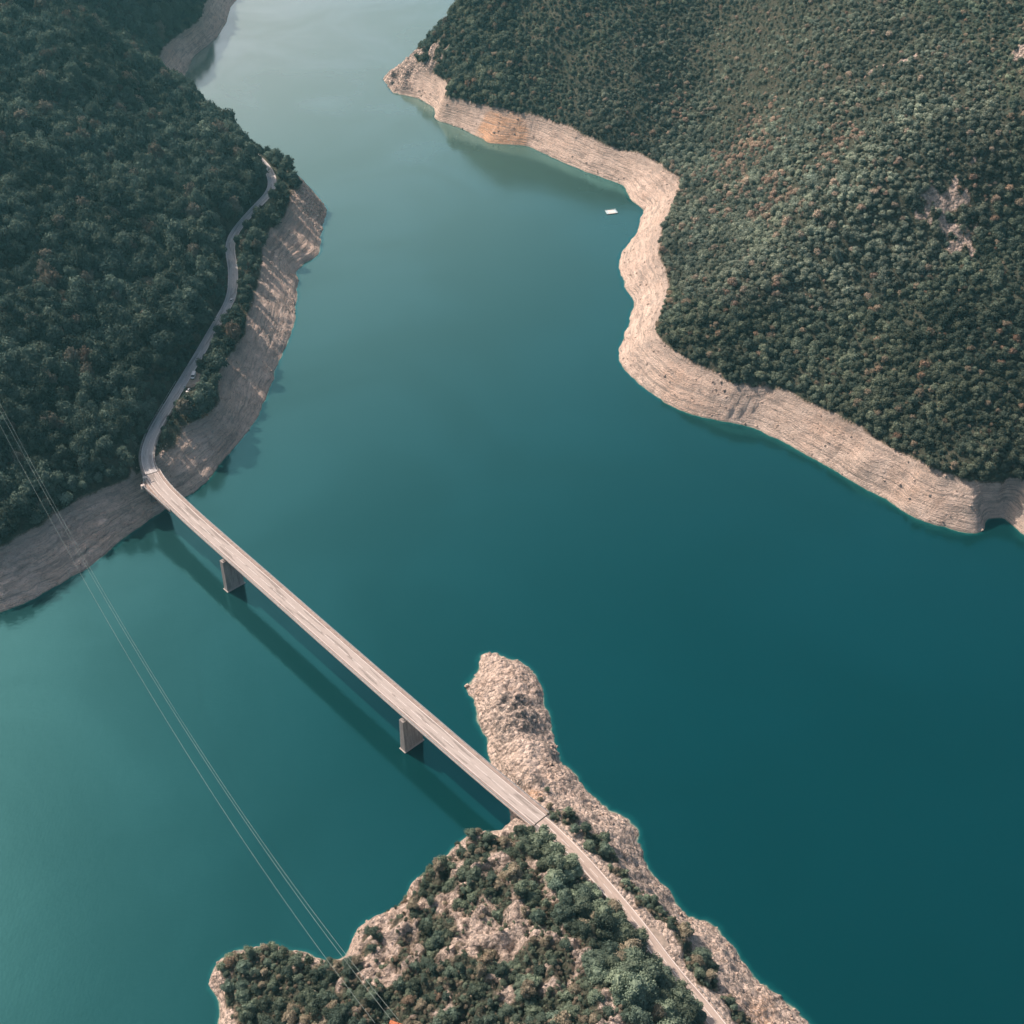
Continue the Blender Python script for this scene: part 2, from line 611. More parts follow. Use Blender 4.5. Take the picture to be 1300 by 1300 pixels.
# bare band: gullies, ledges
band = shoremask * (1 - sstep(TREE_Z, TREE_Z + 7, Zs)) * (1 - wprom)
Z += band * (1.6 * fbm(GX, GY, 20, 4, 0.55, 4) + 0.9 * fbm(GX, GY, 7, 3, 0.65, 5) + 0.45 * ridged(GX, GY, 5.5, 2, 0.6, 2))
zz = Z + 1.2 * fbm(GX, GY, 60, 2, 0.5, 6)
led = 0.42 * np.sin(zz * 2 * np.pi / 2.1) + 0.35 * np.sin(zz * 2 * np.pi / 5.3 + 1)
stp = lambda v, p, k: (np.floor(v / p) + sstep(0.5 - k, 0.5 + k, v / p - np.floor(v / p))) * p - v
zl = Z + 2.2 * fbm(GX, GY, 70, 3, 0.55, 6)
led = 0.75 * stp(zl, 3.3, 0.16) + 0.5 * stp(zl + 1.1, 1.55, 0.2)
Z += band * sstep(0.5, 3, Zs) * led * np.clip(0.75 + 1.1 * fbm(GX, GY, 26, 3, 0.6, 7), 0, 1.3)
# rocky peninsula
def blob0(px, py, z, r, k=0.35):
    c = P(px, py, z)
    d = np.hypot(GX - c[0], GY - c[1]) + r * k * 2 * fbm(GX, GY, r * 0.9, 3, 0.55, 4)
    return 1 - sstep(r * 0.6, r * 1.05, d)
rk = shoremask * wprom
hi = sstep(14, 26, Zs)
rid = ridged(GX, GY, 15, 4, 0.6, 2)
onroad_n = 1 - np.exp(-((GX - np.interp(GY, full[::-1][:, 1][np.argsort(full[::-1][:, 1])], full[::-1][:, 0][np.argsort(full[::-1][:, 1])])) / 9) ** 2)
spit = (PY < 1045) * 1.0
rim = np.exp(-(Zs / 3.5) ** 2)
Z += rim * prom * (1.9 * fbm(GX, GY, 10, 4, 0.65, 7) + 0.8 * ridged(GX, GY, 5, 2, 0.6, 3))
Z += rim * (1 - prom) * 1.0 * fbm(GX, GY, 11, 4, 0.65, 7)
Z += rk * ((1.6 + 1.3 * spit + 5.0 * hi * onroad_n) * (rid - 0.1) * sstep(-3, 5, Zs) + 1.1 * fbm(GX, GY, 5, 4, 0.6, 3) + 0.75 * ridged(GX, GY, 4.2, 3, 0.6, 5))
lat = fbm(GX, GY, 16, 3, 0.55, 4) * 9 + fbm(GX, GY, 6, 2, 0.5, 1) * 3
st1 = (GX * 0.8 + GY * 0.35 + lat) / 9.0
saw = (st1 - np.floor(st1))
saw = np.where(saw < 0.82, saw / 0.82, (1 - saw) / 0.18)
st2 = (GX * 0.3 - GY * 0.9 + lat * 0.7) / 5.5
saw2 = (st2 - np.floor(st2)); saw2 = np.where(saw2 < 0.8, saw2 / 0.8, (1 - saw2) / 0.2)
Z += rk * 0.7 * ridged(GX, GY, 3.3, 2, 0.6, 4) * sstep(1, 5, Zs)
Z += rk * (hi * onroad_n * 2.4 + 0.7 * sstep(0, 4, Zs)) * (saw - 0.5) + rk * (hi * onroad_n * 1.0 + 0.5 * sstep(0, 4, Zs)) * (saw2 - 0.5)
knob = blob0(655, 905, 9, 17); Z += knob * 3.0 * (ridged(GX, GY, 7, 3, 0.65, 3) + 0.2)
ledge = blob0(672, 992, 12, 9); Z += ledge * 3.0 * (ridged(GX, GY, 7, 3, 0.6, 7) + 0.3)
# rocky headland at the tip of the upper right hill and hillside outcrops
def blob(px, py, z, r, k=0.35):
    c = P(px, py, z)
    d = np.hypot(GX - c[0], GY - c[1]) + r * k * 2 * fbm(GX, GY, r * 0.9, 3, 0.55, 4)
    return 1 - sstep(r * 0.7, r * 1.05, d)
crag = np.maximum(blob(512, 98, 6, 26), blob(548, 92, 15, 20))
Z += crag * shoremask * 6.0 * (ridged(GX, GY, 14, 4, 0.6, 1) + 0.1)
crag2 = np.maximum(blob(404, 262, 8, 26), blob(385, 235, 16, 18))
Z += crag2 * shoremask * 2.2 * (ridged(GX, GY, 12, 4, 0.6, 6))
outc = np.maximum.reduce([blob(1218, 258, 116, 20, 0.8), blob(1218, 285, 108, 8, 0.5), blob(1200, 115, 160, 5, .4), blob(1296, 64, 183, 9, .3),
                          blob(1150, 88, 155, 7, .9), blob(1110, 95, 150, 5, .9), blob(182, 100, 68, 9, .6), blob(1240, 215, 130, 4, .8)])
Z += outc * 2.5 * ridged(GX, GY, 7, 4, 0.6, 3)
# small ravine beside the headland near the right edge
rv = P(1268, 640, 5)

# road bed
D = np.full(Z.shape, 1e9); RZ = np.zeros(Z.shape)
for pth in land_path:
    d, z2, sd_ = dist_to_path(GX, GY, pth)
    c = d < D
    D = np.where(c, d, D); RZ = np.where(c, z2, RZ); SIDE = np.where(c, sd_, SIDE if 'SIDE' in globals() else 0)
RW = 3.7
Z += (GX < -100) * (SIDE > 0) * 7.0 * sstep(6, 15, D) * (1 - sstep(25, 80, D)) * (GY > 600)  # hill bank above the left road, raised to keep the road in shade
lay1 = P(244, 482, 26); lay2 = P(840, 1199, 26)
dl1 = np.hypot((GX - lay1[0]) , (GY - lay1[1]) * 0.55); dl2 = np.hypot(GX - lay2[0], GY - lay2[1])
Dd = np.minimum.reduce([D, np.maximum(dl1 - 1.5, 0) + 0.0, np.maximum(dl2 - 2.5, 0)])
RZ = np.where(D > 60, 26.0, RZ)
bl = 1 - sstep(RW + 1.4, RW + 7.5, Dd)
Z = Z * (1 - bl) + (RZ - 0.22) * bl
# keep ground clear of the deck
d, z2, sd_ = dist_to_path(GX, GY, full[iJR + 3:iWL - 3])
Z = np.where((d < 9), np.minimum(Z, 24.5 - 2.3 - 0.0 * d), Z)
ROADD = np.minimum(D, d)

# ------------------------------------------------------------------ vegetation masks
veg = sstep(TREE_Z - 1.2, TREE_Z + 1.0, Zs + 1.6 * fbm(GX, GY, 22, 3, 0.6, 2))
veg *= (1 - np.clip(crag, 0, 1) * 0.95 * sstep(-0.12, 0.05, fbm(GX, GY, 10, 3, 0.6, 2))) * (1 - crag2 * 0.6) * (1 - outc * sstep(-0.25, 0.1, fbm(GX, GY, 7, 3, 0.6, 7)))
vegground_base = np.maximum(veg, (GX < -100) * (Zs > 17) * (1 - sstep(12, 18, D)) * 0.8)
# peninsula vegetation painted in plan
def reg(lst, r, z=25):
    m = np.zeros_like(GX)
    for (a, b, rr, zz_) in lst:
        c = P(a, b, zz_)
        dd = np.hypot(GX - c[0], GY - c[1]) + 4.5 * fbm(GX, GY, 11, 3, 0.6, 6)
        m = np.maximum(m, 1 - sstep(rr * 0.75, rr * 1.05, dd))
    return m
pv_dark = reg([(690, 1085, 9, 32), (715, 1105, 11, 33), (740, 1135, 14, 36), (770, 1165, 15, 38), (795, 1200, 17, 40), (820, 1235, 17, 42),
               (850, 1275, 17, 44), (760, 1200, 12, 46), (790, 1250, 14, 48), (830, 1300, 17, 46), (730, 1160, 9, 45), (665, 1068, 5, 28), (880, 1310, 10, 38)], 0)
pv_scrub = reg([(345, 1225, 11, 11), (320, 1250, 12, 11), (400, 1232, 10, 14), (370, 1262, 14, 14), (430, 1240, 12, 18), (455, 1265, 16, 22), (500, 1215, 9, 24), (470, 1200, 6, 18),
                (535, 1150, 9, 27), (560, 1110, 8, 24), (585, 1130, 7, 33), (545, 1130, 6, 26), (600, 1090, 7, 32), (625, 1075, 6, 32), (610, 1130, 6, 36), (560, 1180, 8, 34),
                (520, 1270, 18, 33), (580, 1260, 18, 43), (640, 1250, 18, 50), (680, 1290, 14, 56), (600, 1300, 18, 48), (540, 1300, 16, 38), (700, 1230, 9, 53),
                (400, 1290, 16, 20), (330, 1290, 10, 12), (670, 1220, 10, 50), (600, 1215, 8, 42), (500, 1175, 5, 22), (660, 1085, 5, 36), (740, 1275, 12, 60)], 0)
pv_side = reg([(700, 1042, 3, 22), (722, 1045, 4, 21), (748, 1065, 6, 20), (768, 1085, 6, 20), (785, 1110, 5, 21), (800, 1130, 6, 21), (822, 1150, 7, 20), (842, 1165, 6, 18),
               (862, 1180, 6, 17), (868, 1205, 6, 18), (885, 1225, 6, 19), (900, 1250, 5, 20), (922, 1275, 5, 20), (940, 1295, 6, 20)], 0)
nzv = 0.55 * fbm(GX, GY, 24, 3, 0.55, 2) + 0.5 * fbm(GX, GY, 8, 3, 0.6, 5) - 0.42 * (rid - 0.12)
pv_scrub = pv_scrub * sstep(-0.42, -0.12, nzv)
wild = prom * sstep(6, 9, Zs) * (PY > 1060) * sstep(6, 9, D) * (PX < 1290 - 0 * PX) * (GX < np.interp(GY, full[::-1][:, 1][np.argsort(full[::-1][:, 1])], full[::-1][:, 0][np.argsort(full[::-1][:, 1])]) - 6)
rockrib = np.maximum.reduce([blob0(640, 1105, 38, 8), blob0(655, 1135, 40, 9), blob0(630, 1150, 40, 10), blob0(690, 1160, 50, 6), blob0(610, 1175, 40, 7), blob0(585, 1165, 37, 6)]) if False else 0
pv_wild = wild * sstep(0.10, 0.24, nzv)
pv = np.maximum.reduce([pv_dark, pv_scrub, pv_side, pv_wild])
soil = np.clip(wild * sstep(-0.30, 0.05, nzv), 0, 1)
veg = np.where(prom, pv * sstep(3, 6, Zs), veg)
vegg = np.where(prom, np.maximum(0.72 * pv * sstep(3, 6, Zs), 0.24 * soil) , vegground_base) * sstep(RW - 0.6, RW + 0.4, Dd)
veg *= sstep(RW + 0.8, RW + 1.6, Dd)
veg *= 1 - (d < 8) * 1.0
# lower woods thin strip on lake side of left road handled by treeline
print("terrain", Z.shape, float(Z.max()), float(Z.min()))


def sampler(F):
    def f(x, y):
        i = np.clip(np.searchsorted(YS, y) - 1, 0, len(YS) - 2)
        j = np.clip(((x - XS[0]) / 1.6).astype(int), 0, len(XS) - 2)
        fy = np.clip((y - YS[i]) / (YS[i + 1] - YS[i]), 0, 1)
        fx = np.clip((x - XS[j]) / 1.6, 0, 1)
        return (F[i, j] * (1 - fx) + F[i, j + 1] * fx) * (1 - fy) + (F[i + 1, j] * (1 - fx) + F[i + 1, j + 1] * fx) * fy
    return f


hgt = sampler(Z)
vegs = sampler(veg)
darks = sampler(pv_dark)
sides = sampler(pv_side)
proms = sampler(prom.astype(float))


# ------------------------------------------------------------------ materials
def mat_ground():
    m, nt = new_mat("ground")
    n = N(nt)
    pos = n.pos()
    vg = n.attr('veg').outputs['Fac']
    rk = n.attr('rocky').outputs['Fac']
    warm = n.attr('warm').outputs['Fac']
    sx = n.node('ShaderNodeSeparateXYZ')
    n.set(sx.inputs[0], pos)
    z = sx.outputs[2]
    big = n.noise(pos, 0.02, 4, 0.55)
    med = n.noise(pos, 0.12, 5, 0.62)
    fine = n.noise(pos, 0.8, 6, 0.7)
    # strata: wobble z then stretch
    wob = n.math('MULTIPLY', big, 5.0)
    zw = n.math('ADD', z, wob)
    cv = n.node('ShaderNodeCombineXYZ')
    n.set(cv.inputs[0], n.math('MULTIPLY', sx.outputs[0], 0.03))
    n.set(cv.inputs[1], n.math('MULTIPLY', sx.outputs[1], 0.03))
    n.set(cv.inputs[2], zw)
    strat = n.noise(cv.outputs[0], 0.95, 5, 0.72)
    strat2 = n.noise(cv.outputs[0], 3.1, 3, 0.6)
    pale = (0.76, 0.60, 0.49)
    cream = (0.90, 0.73, 0.605)
    pink = (0.74, 0.52, 0.39)
    grey = (0.40, 0.335, 0.29)
    c = n.mix(n.ramp(med, 0.36, 0.64), pale, cream)
    c = n.mix(n.math('MULTIPLY', n.ramp(big, 0.5, 0.68), 0.55), c, pink)
    c = n.mix(n.math('MULTIPLY', warm, 0.9), c, (0.86, 0.52, 0.31))
    c = n.mix(n.math('MULTIPLY', n.ramp(strat, 0.51, 0.38), 0.85), c, grey)
    c = n.mix(n.math('MULTIPLY', n.ramp(strat2, 0.5, 0.36), 0.45), c, (0.42, 0.33, 0.27))
    # upper part of the band is weathered
    upper = n.math('MULTIPLY', n.ramp(n.math('ADD', z, n.math('MULTIPLY', n.math('SUBTRACT', med, 0.5), 26)), 14.0, 21.0), 0.55)
    c = n.mix(upper, c, (0.44, 0.365, 0.31))
    # boulders/dark cracks
    vz = n.voro(pos, 0.42)
    wv3 = n.node('ShaderNodeTexNoise'); wv3.inputs['Scale'].default_value = 0.35; wv3.inputs['Detail'].default_value = 4
    n.set(wv3.inputs['Vector'], pos)
    dv = n.node('ShaderNodeVectorMath', operation='MULTIPLY_ADD'); n.set(dv.inputs[0], wv3.outputs['Color']); dv.inputs[1].default_value = (6, 6, 6); n.set(dv.inputs[2], pos)
    cr = n.voro(n.scalevec(dv.outputs[0], (1, 1, 1.6)), 0.2, 'DISTANCE_TO_EDGE')
    crk = n.math('MULTIPLY', n.math('MULTIPLY', n.ramp(cr, 0.09, 0.0), n.ramp(med, 0.56, 0.44)), n.math('ADD', 0.25, n.math('MULTIPLY', rk, 0.5)))
    patchy = n.noise(n.scalevec(pos, (1, 1, 2.5)), 0.055, 6, 0.7)
    c = n.mix(n.math('MULTIPLY', n.ramp(patchy, 0.54, 0.66), 0.6), c, (0.33, 0.29, 0.26))
    c = n.mix(n.math('MULTIPLY', n.ramp(patchy, 0.45, 0.33), 0.5), c, (0.84, 0.69, 0.57))
    c = n.mix(crk, c, (0.10, 0.085, 0.075))
    c = n.mix(n.math('MULTIPLY', n.ramp(fine, 0.44, 0.33), 0.6), c, (0.20, 0.17, 0.145))
    c = n.mix(n.math('MULTIPLY', n.ramp(fine, 0.56, 0.72), 0.45), c, (0.92, 0.80, 0.70))
    pit = n.noise(pos, 0.62, 3, 0.75)
    c = n.mix(n.math('MULTIPLY', rk, n.math('MULTIPLY', n.ramp(pit, 0.48, 0.38), 0.55)), c, (0.21, 0.165, 0.14))
    c = n.mix(n.math('MULTIPLY', rk, n.math('MULTIPLY', n.ramp(pit, 0.50, 0.62), 0.8)), c, (0.94, 0.76, 0.65))
    dk_ = n.attr('dark').outputs['Fac']
    dn_ = n.noise(pos, 0.33, 5, 0.7)
    c = n.mix(n.math('MULTIPLY', dk_, n.ramp(dn_, 0.44, 0.56)), c, (0.15, 0.14, 0.135))
    # wet line at the water edge
    wet = n.ramp(n.math('ADD', z, n.math('MULTIPLY', fine, 0.5)), 0.9, 0.25)
    c = n.mix(n.math('MULTIPLY', wet, 0.6), c, (0.20, 0.20, 0.15))
    # forest floor
    fl = n.mix(n.ramp(med, 0.4, 0.62), (0.055, 0.066, 0.046), (0.11, 0.112, 0.080))
    fl = n.mix(n.math('MULTIPLY', n.ramp(fine, 0.55, 0.7), 0.6), fl, (0.20, 0.17, 0.135))
    c = n.mix(n.ramp(vg, 0.30, 0.75), n.mix(n.ramp(vg, 0.12, 0.40), c, n.mix(n.ramp(fine, 0.42, 0.6), (0.20, 0.165, 0.12), (0.40, 0.32, 0.255))), fl)
    rough_h = n.math('ADD', n.math('MULTIPLY', fine, 0.9), n.math('MULTIPLY', strat, 1.0))
    rough_h = n.math('ADD', rough_h, n.math('MULTIPLY', n.math('MULTIPLY', n.math('SUBTRACT', 1.0, vz), rk), 1.1))
    nm = n.bump(rough_h, 1.0, 2.2)
    n.out(c, 0.93, nm, spec=0.15)
    return m


def mat_water():
    m, nt = new_mat("water")
    n = N(nt)
    pos = n.pos()
    dep = n.attr('depth').outputs['Fac']
    painted_sheen = n.attr('painted_sheen').outputs['Fac']
    wisp = n.noise(pos, 0.012, 4, 0.55, 0.6)
    painted_glow = n.attr('painted_glow').outputs['Fac']
    deep = n.mix(painted_glow, (0.0002, 0.030, 0.034), (0.160, 0.250, 0.190))  # pale sky reflection mixed into the water's own colour
    deep = n.mix(n.math('MULTIPLY', n.ramp(wisp, 0.35, 0.7), 0.22), deep, n.mix(painted_glow, (0.0005, 0.037, 0.041), (0.175, 0.270, 0.208)))
    edge_n = n.math('MULTIPLY', n.math('SUBTRACT', n.noise(pos, 0.15, 4, 0.65), 0.5), 2.4)
    dd = n.math('MULTIPLY', n.math('ADD', dep, edge_n), n.math('ADD', 0.6, n.math('MULTIPLY', n.noise(pos, 0.045, 3, 0.6), 2.2)))
    c = n.mix(n.ramp(dd, 5.0, 0.8), deep, (0.004, 0.066, 0.066))
    c = n.mix(n.ramp(dd, 1.3, 0.1), c, (0.06, 0.145, 0.120))
    c = n.mix(n.ramp(dd, 0.35, -0.4), c, (0.32, 0.31, 0.24))
    # ripples
    h1 = n.noise(n.scalevec(pos, (1.0, 1.6, 1)), 0.35, 3, 0.6)
    h2 = n.noise(pos, 0.045, 3, 0.6)
    wv = n.node('ShaderNodeTexWave')
    n.set(wv.inputs['Vector'], n.scalevec(pos, (1, -1.3, 1)))
    wv.inputs['Scale'].default_value = 0.16
    wv.inputs['Distortion'].default_value = 5.0
    wv.inputs['Detail'].default_value = 2.0
    h = n.math('ADD', n.math('MULTIPLY', h1, 0.55), n.math('MULTIPLY', h2, 1.0))
    h = n.math('ADD', h, n.math('MULTIPLY', wv.outputs['Fac'], 0.035))
    nm = n.bump(h, 0.35, 0.22)
    dif = n.node('ShaderNodeBsdfDiffuse')
    n.set(dif.inputs['Color'], c)
    gl = n.node('ShaderNodeBsdfGlossy')
    n.set(gl.inputs['Color'], n.mix(painted_sheen, (0.08, 0.74, 0.80), (1.0, 0.94, 0.88)))
    gl.inputs['Roughness'].default_value = 0.095
    n.set(gl.inputs['Normal'], nm)
    gb = n.node('ShaderNodeBsdfGlossy')
    gb.inputs['Roughness'].default_value = 0.62
    n.set(gb.inputs['Color'], n.mix(painted_sheen, (0.08, 0.72, 0.80), (1.0, 0.94, 0.88)))
    fr = n.node('ShaderNodeFresnel')
    fr.inputs['IOR'].default_value = 1.34
    f2 = n.math('MULTIPLY', fr.outputs[0], n.math('ADD', 3.0, n.math('MULTIPLY', n.ramp(n.noise(pos, 0.006, 4, 0.6, 1.0), 0.35, 0.7), 1.0)), clamp=True)
    mx = n.node('ShaderNodeMixShader')
    n.set(mx.inputs[0], f2)
    nt.links.new(dif.outputs[0], mx.inputs[1]); nt.links.new(gl.outputs[0], mx.inputs[2])
    mx2 = n.node('ShaderNodeMixShader')
    n.set(mx2.inputs[0], n.math('MULTIPLY', fr.outputs[0], 0.35))
    nt.links.new(mx.outputs[0], mx2.inputs[1]); nt.links.new(gb.outputs[0], mx2.inputs[2])
    o = n.node('ShaderNodeOutputMaterial')
    nt.links.new(mx2.outputs[0], o.inputs['Surface'])
    return m


def mat_leaf(name, inst):
    m, nt = new_mat(name)
    n = N(nt)
    if inst:
        base = n.attr('tint', 'INSTANCER').outputs['Color']
    else:
        base = n.node('ShaderNodeObjectInfo').outputs['Color']
    pos = n.pos()
    f = n.noise(pos, 0.9, 3, 0.6)
    f2 = n.noise(pos, 3.5, 2, 0.6)
    v = n.math('ADD', 0.05, n.math('MULTIPLY', f, 1.15))
    v = n.math('ADD', v, n.math('MULTIPLY', f2, 0.65))
    cc = n.node('ShaderNodeCombineXYZ')
    for i in range(3): n.set(cc.inputs[i], v)
    c = n.mix(1.0, base, cc.outputs[0], 'MULTIPLY')
    b = n.node('ShaderNodeBsdfDiffuse'); n.set(b.inputs[0], c)
    t = n.node('ShaderNodeBsdfTranslucent'); n.set(t.inputs[0], c)
    mx = n.node('ShaderNodeMixShader'); mx.inputs[0].default_value = 0.22
    nt.links.new(b.outputs[0], mx.inputs[1]); nt.links.new(t.outputs[0], mx.inputs[2])
    o = n.node('ShaderNodeOutputMaterial')
    nt.links.new(mx.outputs[0], o.inputs['Surface'])
    return m


M_ground = mat_ground()
M_water = mat_water()
M_leafI = mat_leaf("foliage_forest", True)
M_leafO = mat_leaf("foliage_tree", False)
M_bark = simple("bark", (0.12, 0.10, 0.08), (0.06, 0.05, 0.04), 2.0, 0.9)
M_conc = simple("concrete", (0.43, 0.37, 0.33), (0.30, 0.26, 0.235), 0.5, 0.85, bump=0.05, stretch=(1, 1, 0.25))
M_conc_lt = simple("light_concrete", (0.76, 0.66, 0.59), (0.60, 0.52, 0.46), 0.8, 0.85)
M_conc_dk = simple("weathered_concrete", (0.30, 0.27, 0.25), (0.20, 0.18, 0.17), 0.35, 0.9, stretch=(1, 1, 0.3))
M_rock = simple("rubble_rock", (0.62, 0.485, 0.39), (0.42, 0.335, 0.275), 0.5, 0.95, bump=0.3)
M_white = simple("white_paint", (0.90, 0.90, 0.88), (0.84, 0.84, 0.83), 1.2, 0.45, spec=0.5)
M_glass = simple("dark_glass", (0.02, 0.025, 0.03), (0.03, 0.035, 0.04), 1, 0.12, spec=0.6)
M_tyre = simple("tyre_rubber", (0.02, 0.02, 0.02), (0.035, 0.035, 0.035), 4, 0.9)
M_steel = simple("galvanised_steel", (0.55, 0.55, 0.54), (0.42, 0.42, 0.42), 1.5, 0.5, 0.6)
M_cable = simple("aluminium_cable", (0.45, 0.52, 0.47), (0.36, 0.42, 0.38), 0.05, 0.5, 0.0)
M_orange = simple("orange_rust_paint", (0.62, 0.20, 0.08), (0.42, 0.14, 0.07), 2, 0.7)
M_mark = simple("road_marking_paint", (0.90, 0.86, 0.82), (0.70, 0.65, 0.61), 1.1, 0.7, lo=.3, hi=.7)
M_gravel = simple("gravel", (0.42, 0.34, 0.28), (0.30, 0.25, 0.21), 0.5, 0.95, bump=0.1)
M_raftwhite = simple("raft_boards", (0.80, 0.79, 0.77), (0.72, 0.66, 0.62), 0.4, 0.6)
M_blue = simple("pale_blue_float", (0.55, 0.70, 0.74), (0.45, 0.6, 0.66), 1, 0.5)


def mat_asphalt(name, base, dark, patch, uv=True):
    m, nt = new_mat(name)
    n = N(nt)
    pos = n.pos()
    off = n.attr('across').outputs['Fac']
    al = n.attr('along').outputs['Fac']
    cv = n.node('ShaderNodeCombineXYZ')
    n.set(cv.inputs[0], n.math('MULTIPLY', off, 0.95))
    n.set(cv.inputs[1], n.math('MULTIPLY', al, 0.03))
    streak = n.noise(cv.outputs[0], 1.0, 4, 0.6)
    c = n.mix(n.math('MULTIPLY', n.ramp(streak, 0.38, 0.66), 0.75), base, dark)
    cv2 = n.node('ShaderNodeCombineXYZ')
    n.set(cv2.inputs[0], n.math('MULTIPLY', off, 0.55))
    n.set(cv2.inputs[1], n.math('MULTIPLY', al, 0.045))
    pt = n.noise(cv2.outputs[0], 1.0, 1, 0.4)
    c = n.mix(n.math('MULTIPLY', n.ramp(pt, 0.57, 0.60), 0.85), c, patch)
    c = n.mix(n.math('MULTIPLY', n.ramp(n.noise(n.scalevec(cv.outputs[0], (1.5, 2.5, 1)), 1.0, 2, 0.5), 0.42, 0.3), 0.45), c, tuple(x * 0.6 for x in base))
    fine = n.noise(pos, 1.6, 5, 0.7)
    c = n.mix(n.math('MULTIPLY', n.ramp(fine, 0.42, 0.7), 0.3), c, tuple(x * 1.35 for x in base))
    n.out(c, 0.9, spec=0.2)
    return m


M_deckroad = mat_asphalt("bridge_asphalt", (0.49, 0.43, 0.39), (0.40, 0.35, 0.315), (0.26, 0.225, 0.20))
M_road = mat_asphalt("old_asphalt", (0.54, 0.52, 0.50), (0.45, 0.43, 0.415), (0.33, 0.31, 0.30))
M_dusty = mat_asphalt("dusty_asphalt", (0.50, 0.41, 0.35), (0.40, 0.325, 0.28), (0.34, 0.27, 0.235))
M_sidewalk = simple("sidewalk_concrete", (0.40, 0.32, 0.28), (0.30, 0.24, 0.21), 0.4, 0.9)

# ------------------------------------------------------------------ terrain mesh
ny, nx = Z.shape
keepv = Z > -9
# faces
ii, jj = np.meshgrid(np.arange(ny - 1), np.arange(nx - 1), indexing='ij')
fk = keepv[:-1, :-1] | keepv[1:, :-1] | keepv[:-1, 1:] | keepv[1:, 1:]
ii, jj = ii[fk], jj[fk]
a = ii * nx + jj
quads = np.stack([a, a + 1, a + nx + 1, a + nx], 1)
used = np.zeros(ny * nx, bool); used[quads.ravel()] = True
remap = np.cumsum(used) - 1
quads = remap[quads]
# slight sideways jitter so cliffs are not column-straight
jx = GX + rk * 0.9 * fbm(GX, GY, 4, 2, 0.5, 1); jy = GY + rk * 0.7 * fbm(GX, GY, 4, 2, 0.5, 5)
V = np.stack([jx.ravel()[used], jy.ravel()[used], Z.ravel()[used]], 1)
me = bpy.data.meshes.new("terrain")
me.vertices.add(len(V)); me.vertices.foreach_set('co', V.astype(np.float32).ravel())
me.loops.add(quads.size); me.loops.foreach_set('vertex_index', quads.astype(np.int32).ravel())
me.polygons.add(len(quads))
me.polygons.foreach_set('loop_start', np.arange(0, quads.size, 4, dtype=np.int32))
me.update(calc_edges=True)
me.polygons.foreach_set('use_smooth', np.ones(len(quads), bool))
warmm = np.maximum(blob(640, 160, 11, 26, 0.25), np.maximum(blob(672, 1012, 17, 6, .4) , blob(950, 1290, 9, 16, .3) * 0.6)) * (1 - sstep(20, 24, Zs))
darkr = np.clip(knob * 0.9 + ledge * 0.9 + crag * 0.8 + outc * 0.12, 0, 1)
for nm, arr in (('dark', darkr), ('veg', vegg), ('rocky', np.clip(rk + crag + outc + crag2, 0, 1)), ('warm', warmm)):
    at = me.attributes.new(nm, 'FLOAT', 'POINT')
    at.data.foreach_set('value', arr.ravel()[used].astype(np.float32))
me.materials.append(M_ground)
terrain = bpy.data.objects.new("terrain", me)
COL.objects.link(terrain)
tag(terrain, "steep karst hillsides around the lake with pale bare drawdown band", "terrain", kind="structure")

# ------------------------------------------------------------------ water mesh
wx = np.concatenate([[-9000, -4000, -1800, -900], np.arange(-620, 761, 3.0), [1000, 1900, 4000, 9000]])
wy = np.concatenate([[-3000, -900, -200, 60], np.arange(180, 1661, 3.2), [1900, 3000, 6000, 14000]])
WX, WY = np.meshgrid(wx, wy)
inn = (WX > -639) & (WX < 779) & (WY > 171) & (WY < 1659)
dpt = np.full(WX.shape, 30.0)
zc = sampler(Z)
ins = (WX > XS[0]) & (WX < XS[-1]) & (WY > YS[0]) & (WY < YS[-1])
dpt[ins] = -zc(WX[ins], WY[ins])
WPX, WPY, _ = project(WX, WY, np.zeros_like(WX))
# sky glow painted into the water colour: pale at far end and left
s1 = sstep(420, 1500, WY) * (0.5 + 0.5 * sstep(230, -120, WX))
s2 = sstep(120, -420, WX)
painted_sheen = np.clip(0.0 + 0.60 * s1 ** 1.15 + 0.26 * s2, 0, 1)
painted_glow = np.clip(0.60 * s1 ** 1.15 + 0.03 * s2, 0, 1)
nyw, nxw = WX.shape
ii, jj = np.meshgrid(np.arange(nyw - 1), np.arange(nxw - 1), indexing='ij')
a = (ii * nxw + jj).ravel()
q = np.stack([a, a + 1, a + nxw + 1, a + nxw], 1)
mw = bpy.data.meshes.new("lake_water")
mw.vertices.add(WX.size); mw.vertices.foreach_set('co', np.stack([WX.ravel(), WY.ravel(), np.zeros(WX.size)], 1).astype(np.float32).ravel())
mw.loops.add(q.size); mw.loops.foreach_set('vertex_index', q.astype(np.int32).ravel())
mw.polygons.add(len(q)); mw.polygons.foreach_set('loop_start', np.arange(0, q.size, 4, dtype=np.int32))
mw.update(calc_edges=True)
for nm, arr in (('depth', dpt), ('painted_sheen', painted_sheen), ('painted_glow', painted_glow)):
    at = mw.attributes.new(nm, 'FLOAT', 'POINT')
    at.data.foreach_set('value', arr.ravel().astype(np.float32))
mw.materials.append(M_water)
water = bpy.data.objects.new("lake_water", mw)
COL.objects.link(water)
tag(water, "calm teal reservoir water filling the canyon", "water", kind="structure")


# ------------------------------------------------------------------ summer haze
mh, nth = new_mat("haze")
vs_ = nth.nodes.new('ShaderNodeVolumeScatter')
vs_.inputs['Color'].default_value = (0.30, 0.86, 0.96, 1)
vs_.inputs['Density'].default_value = 0.00006
vs_.inputs['Anisotropy'].default_value = 0.25
oh = nth.nodes.new('ShaderNodeOutputMaterial')
nth.links.new(vs_.outputs[0], oh.inputs['Volume'])
mb = MB(); mb.box((0, 2000, 250), (8000, 8000, 640))
tag(mb.build("haze", mh), "thin summer haze filling the canyon", "haze", kind="structure")

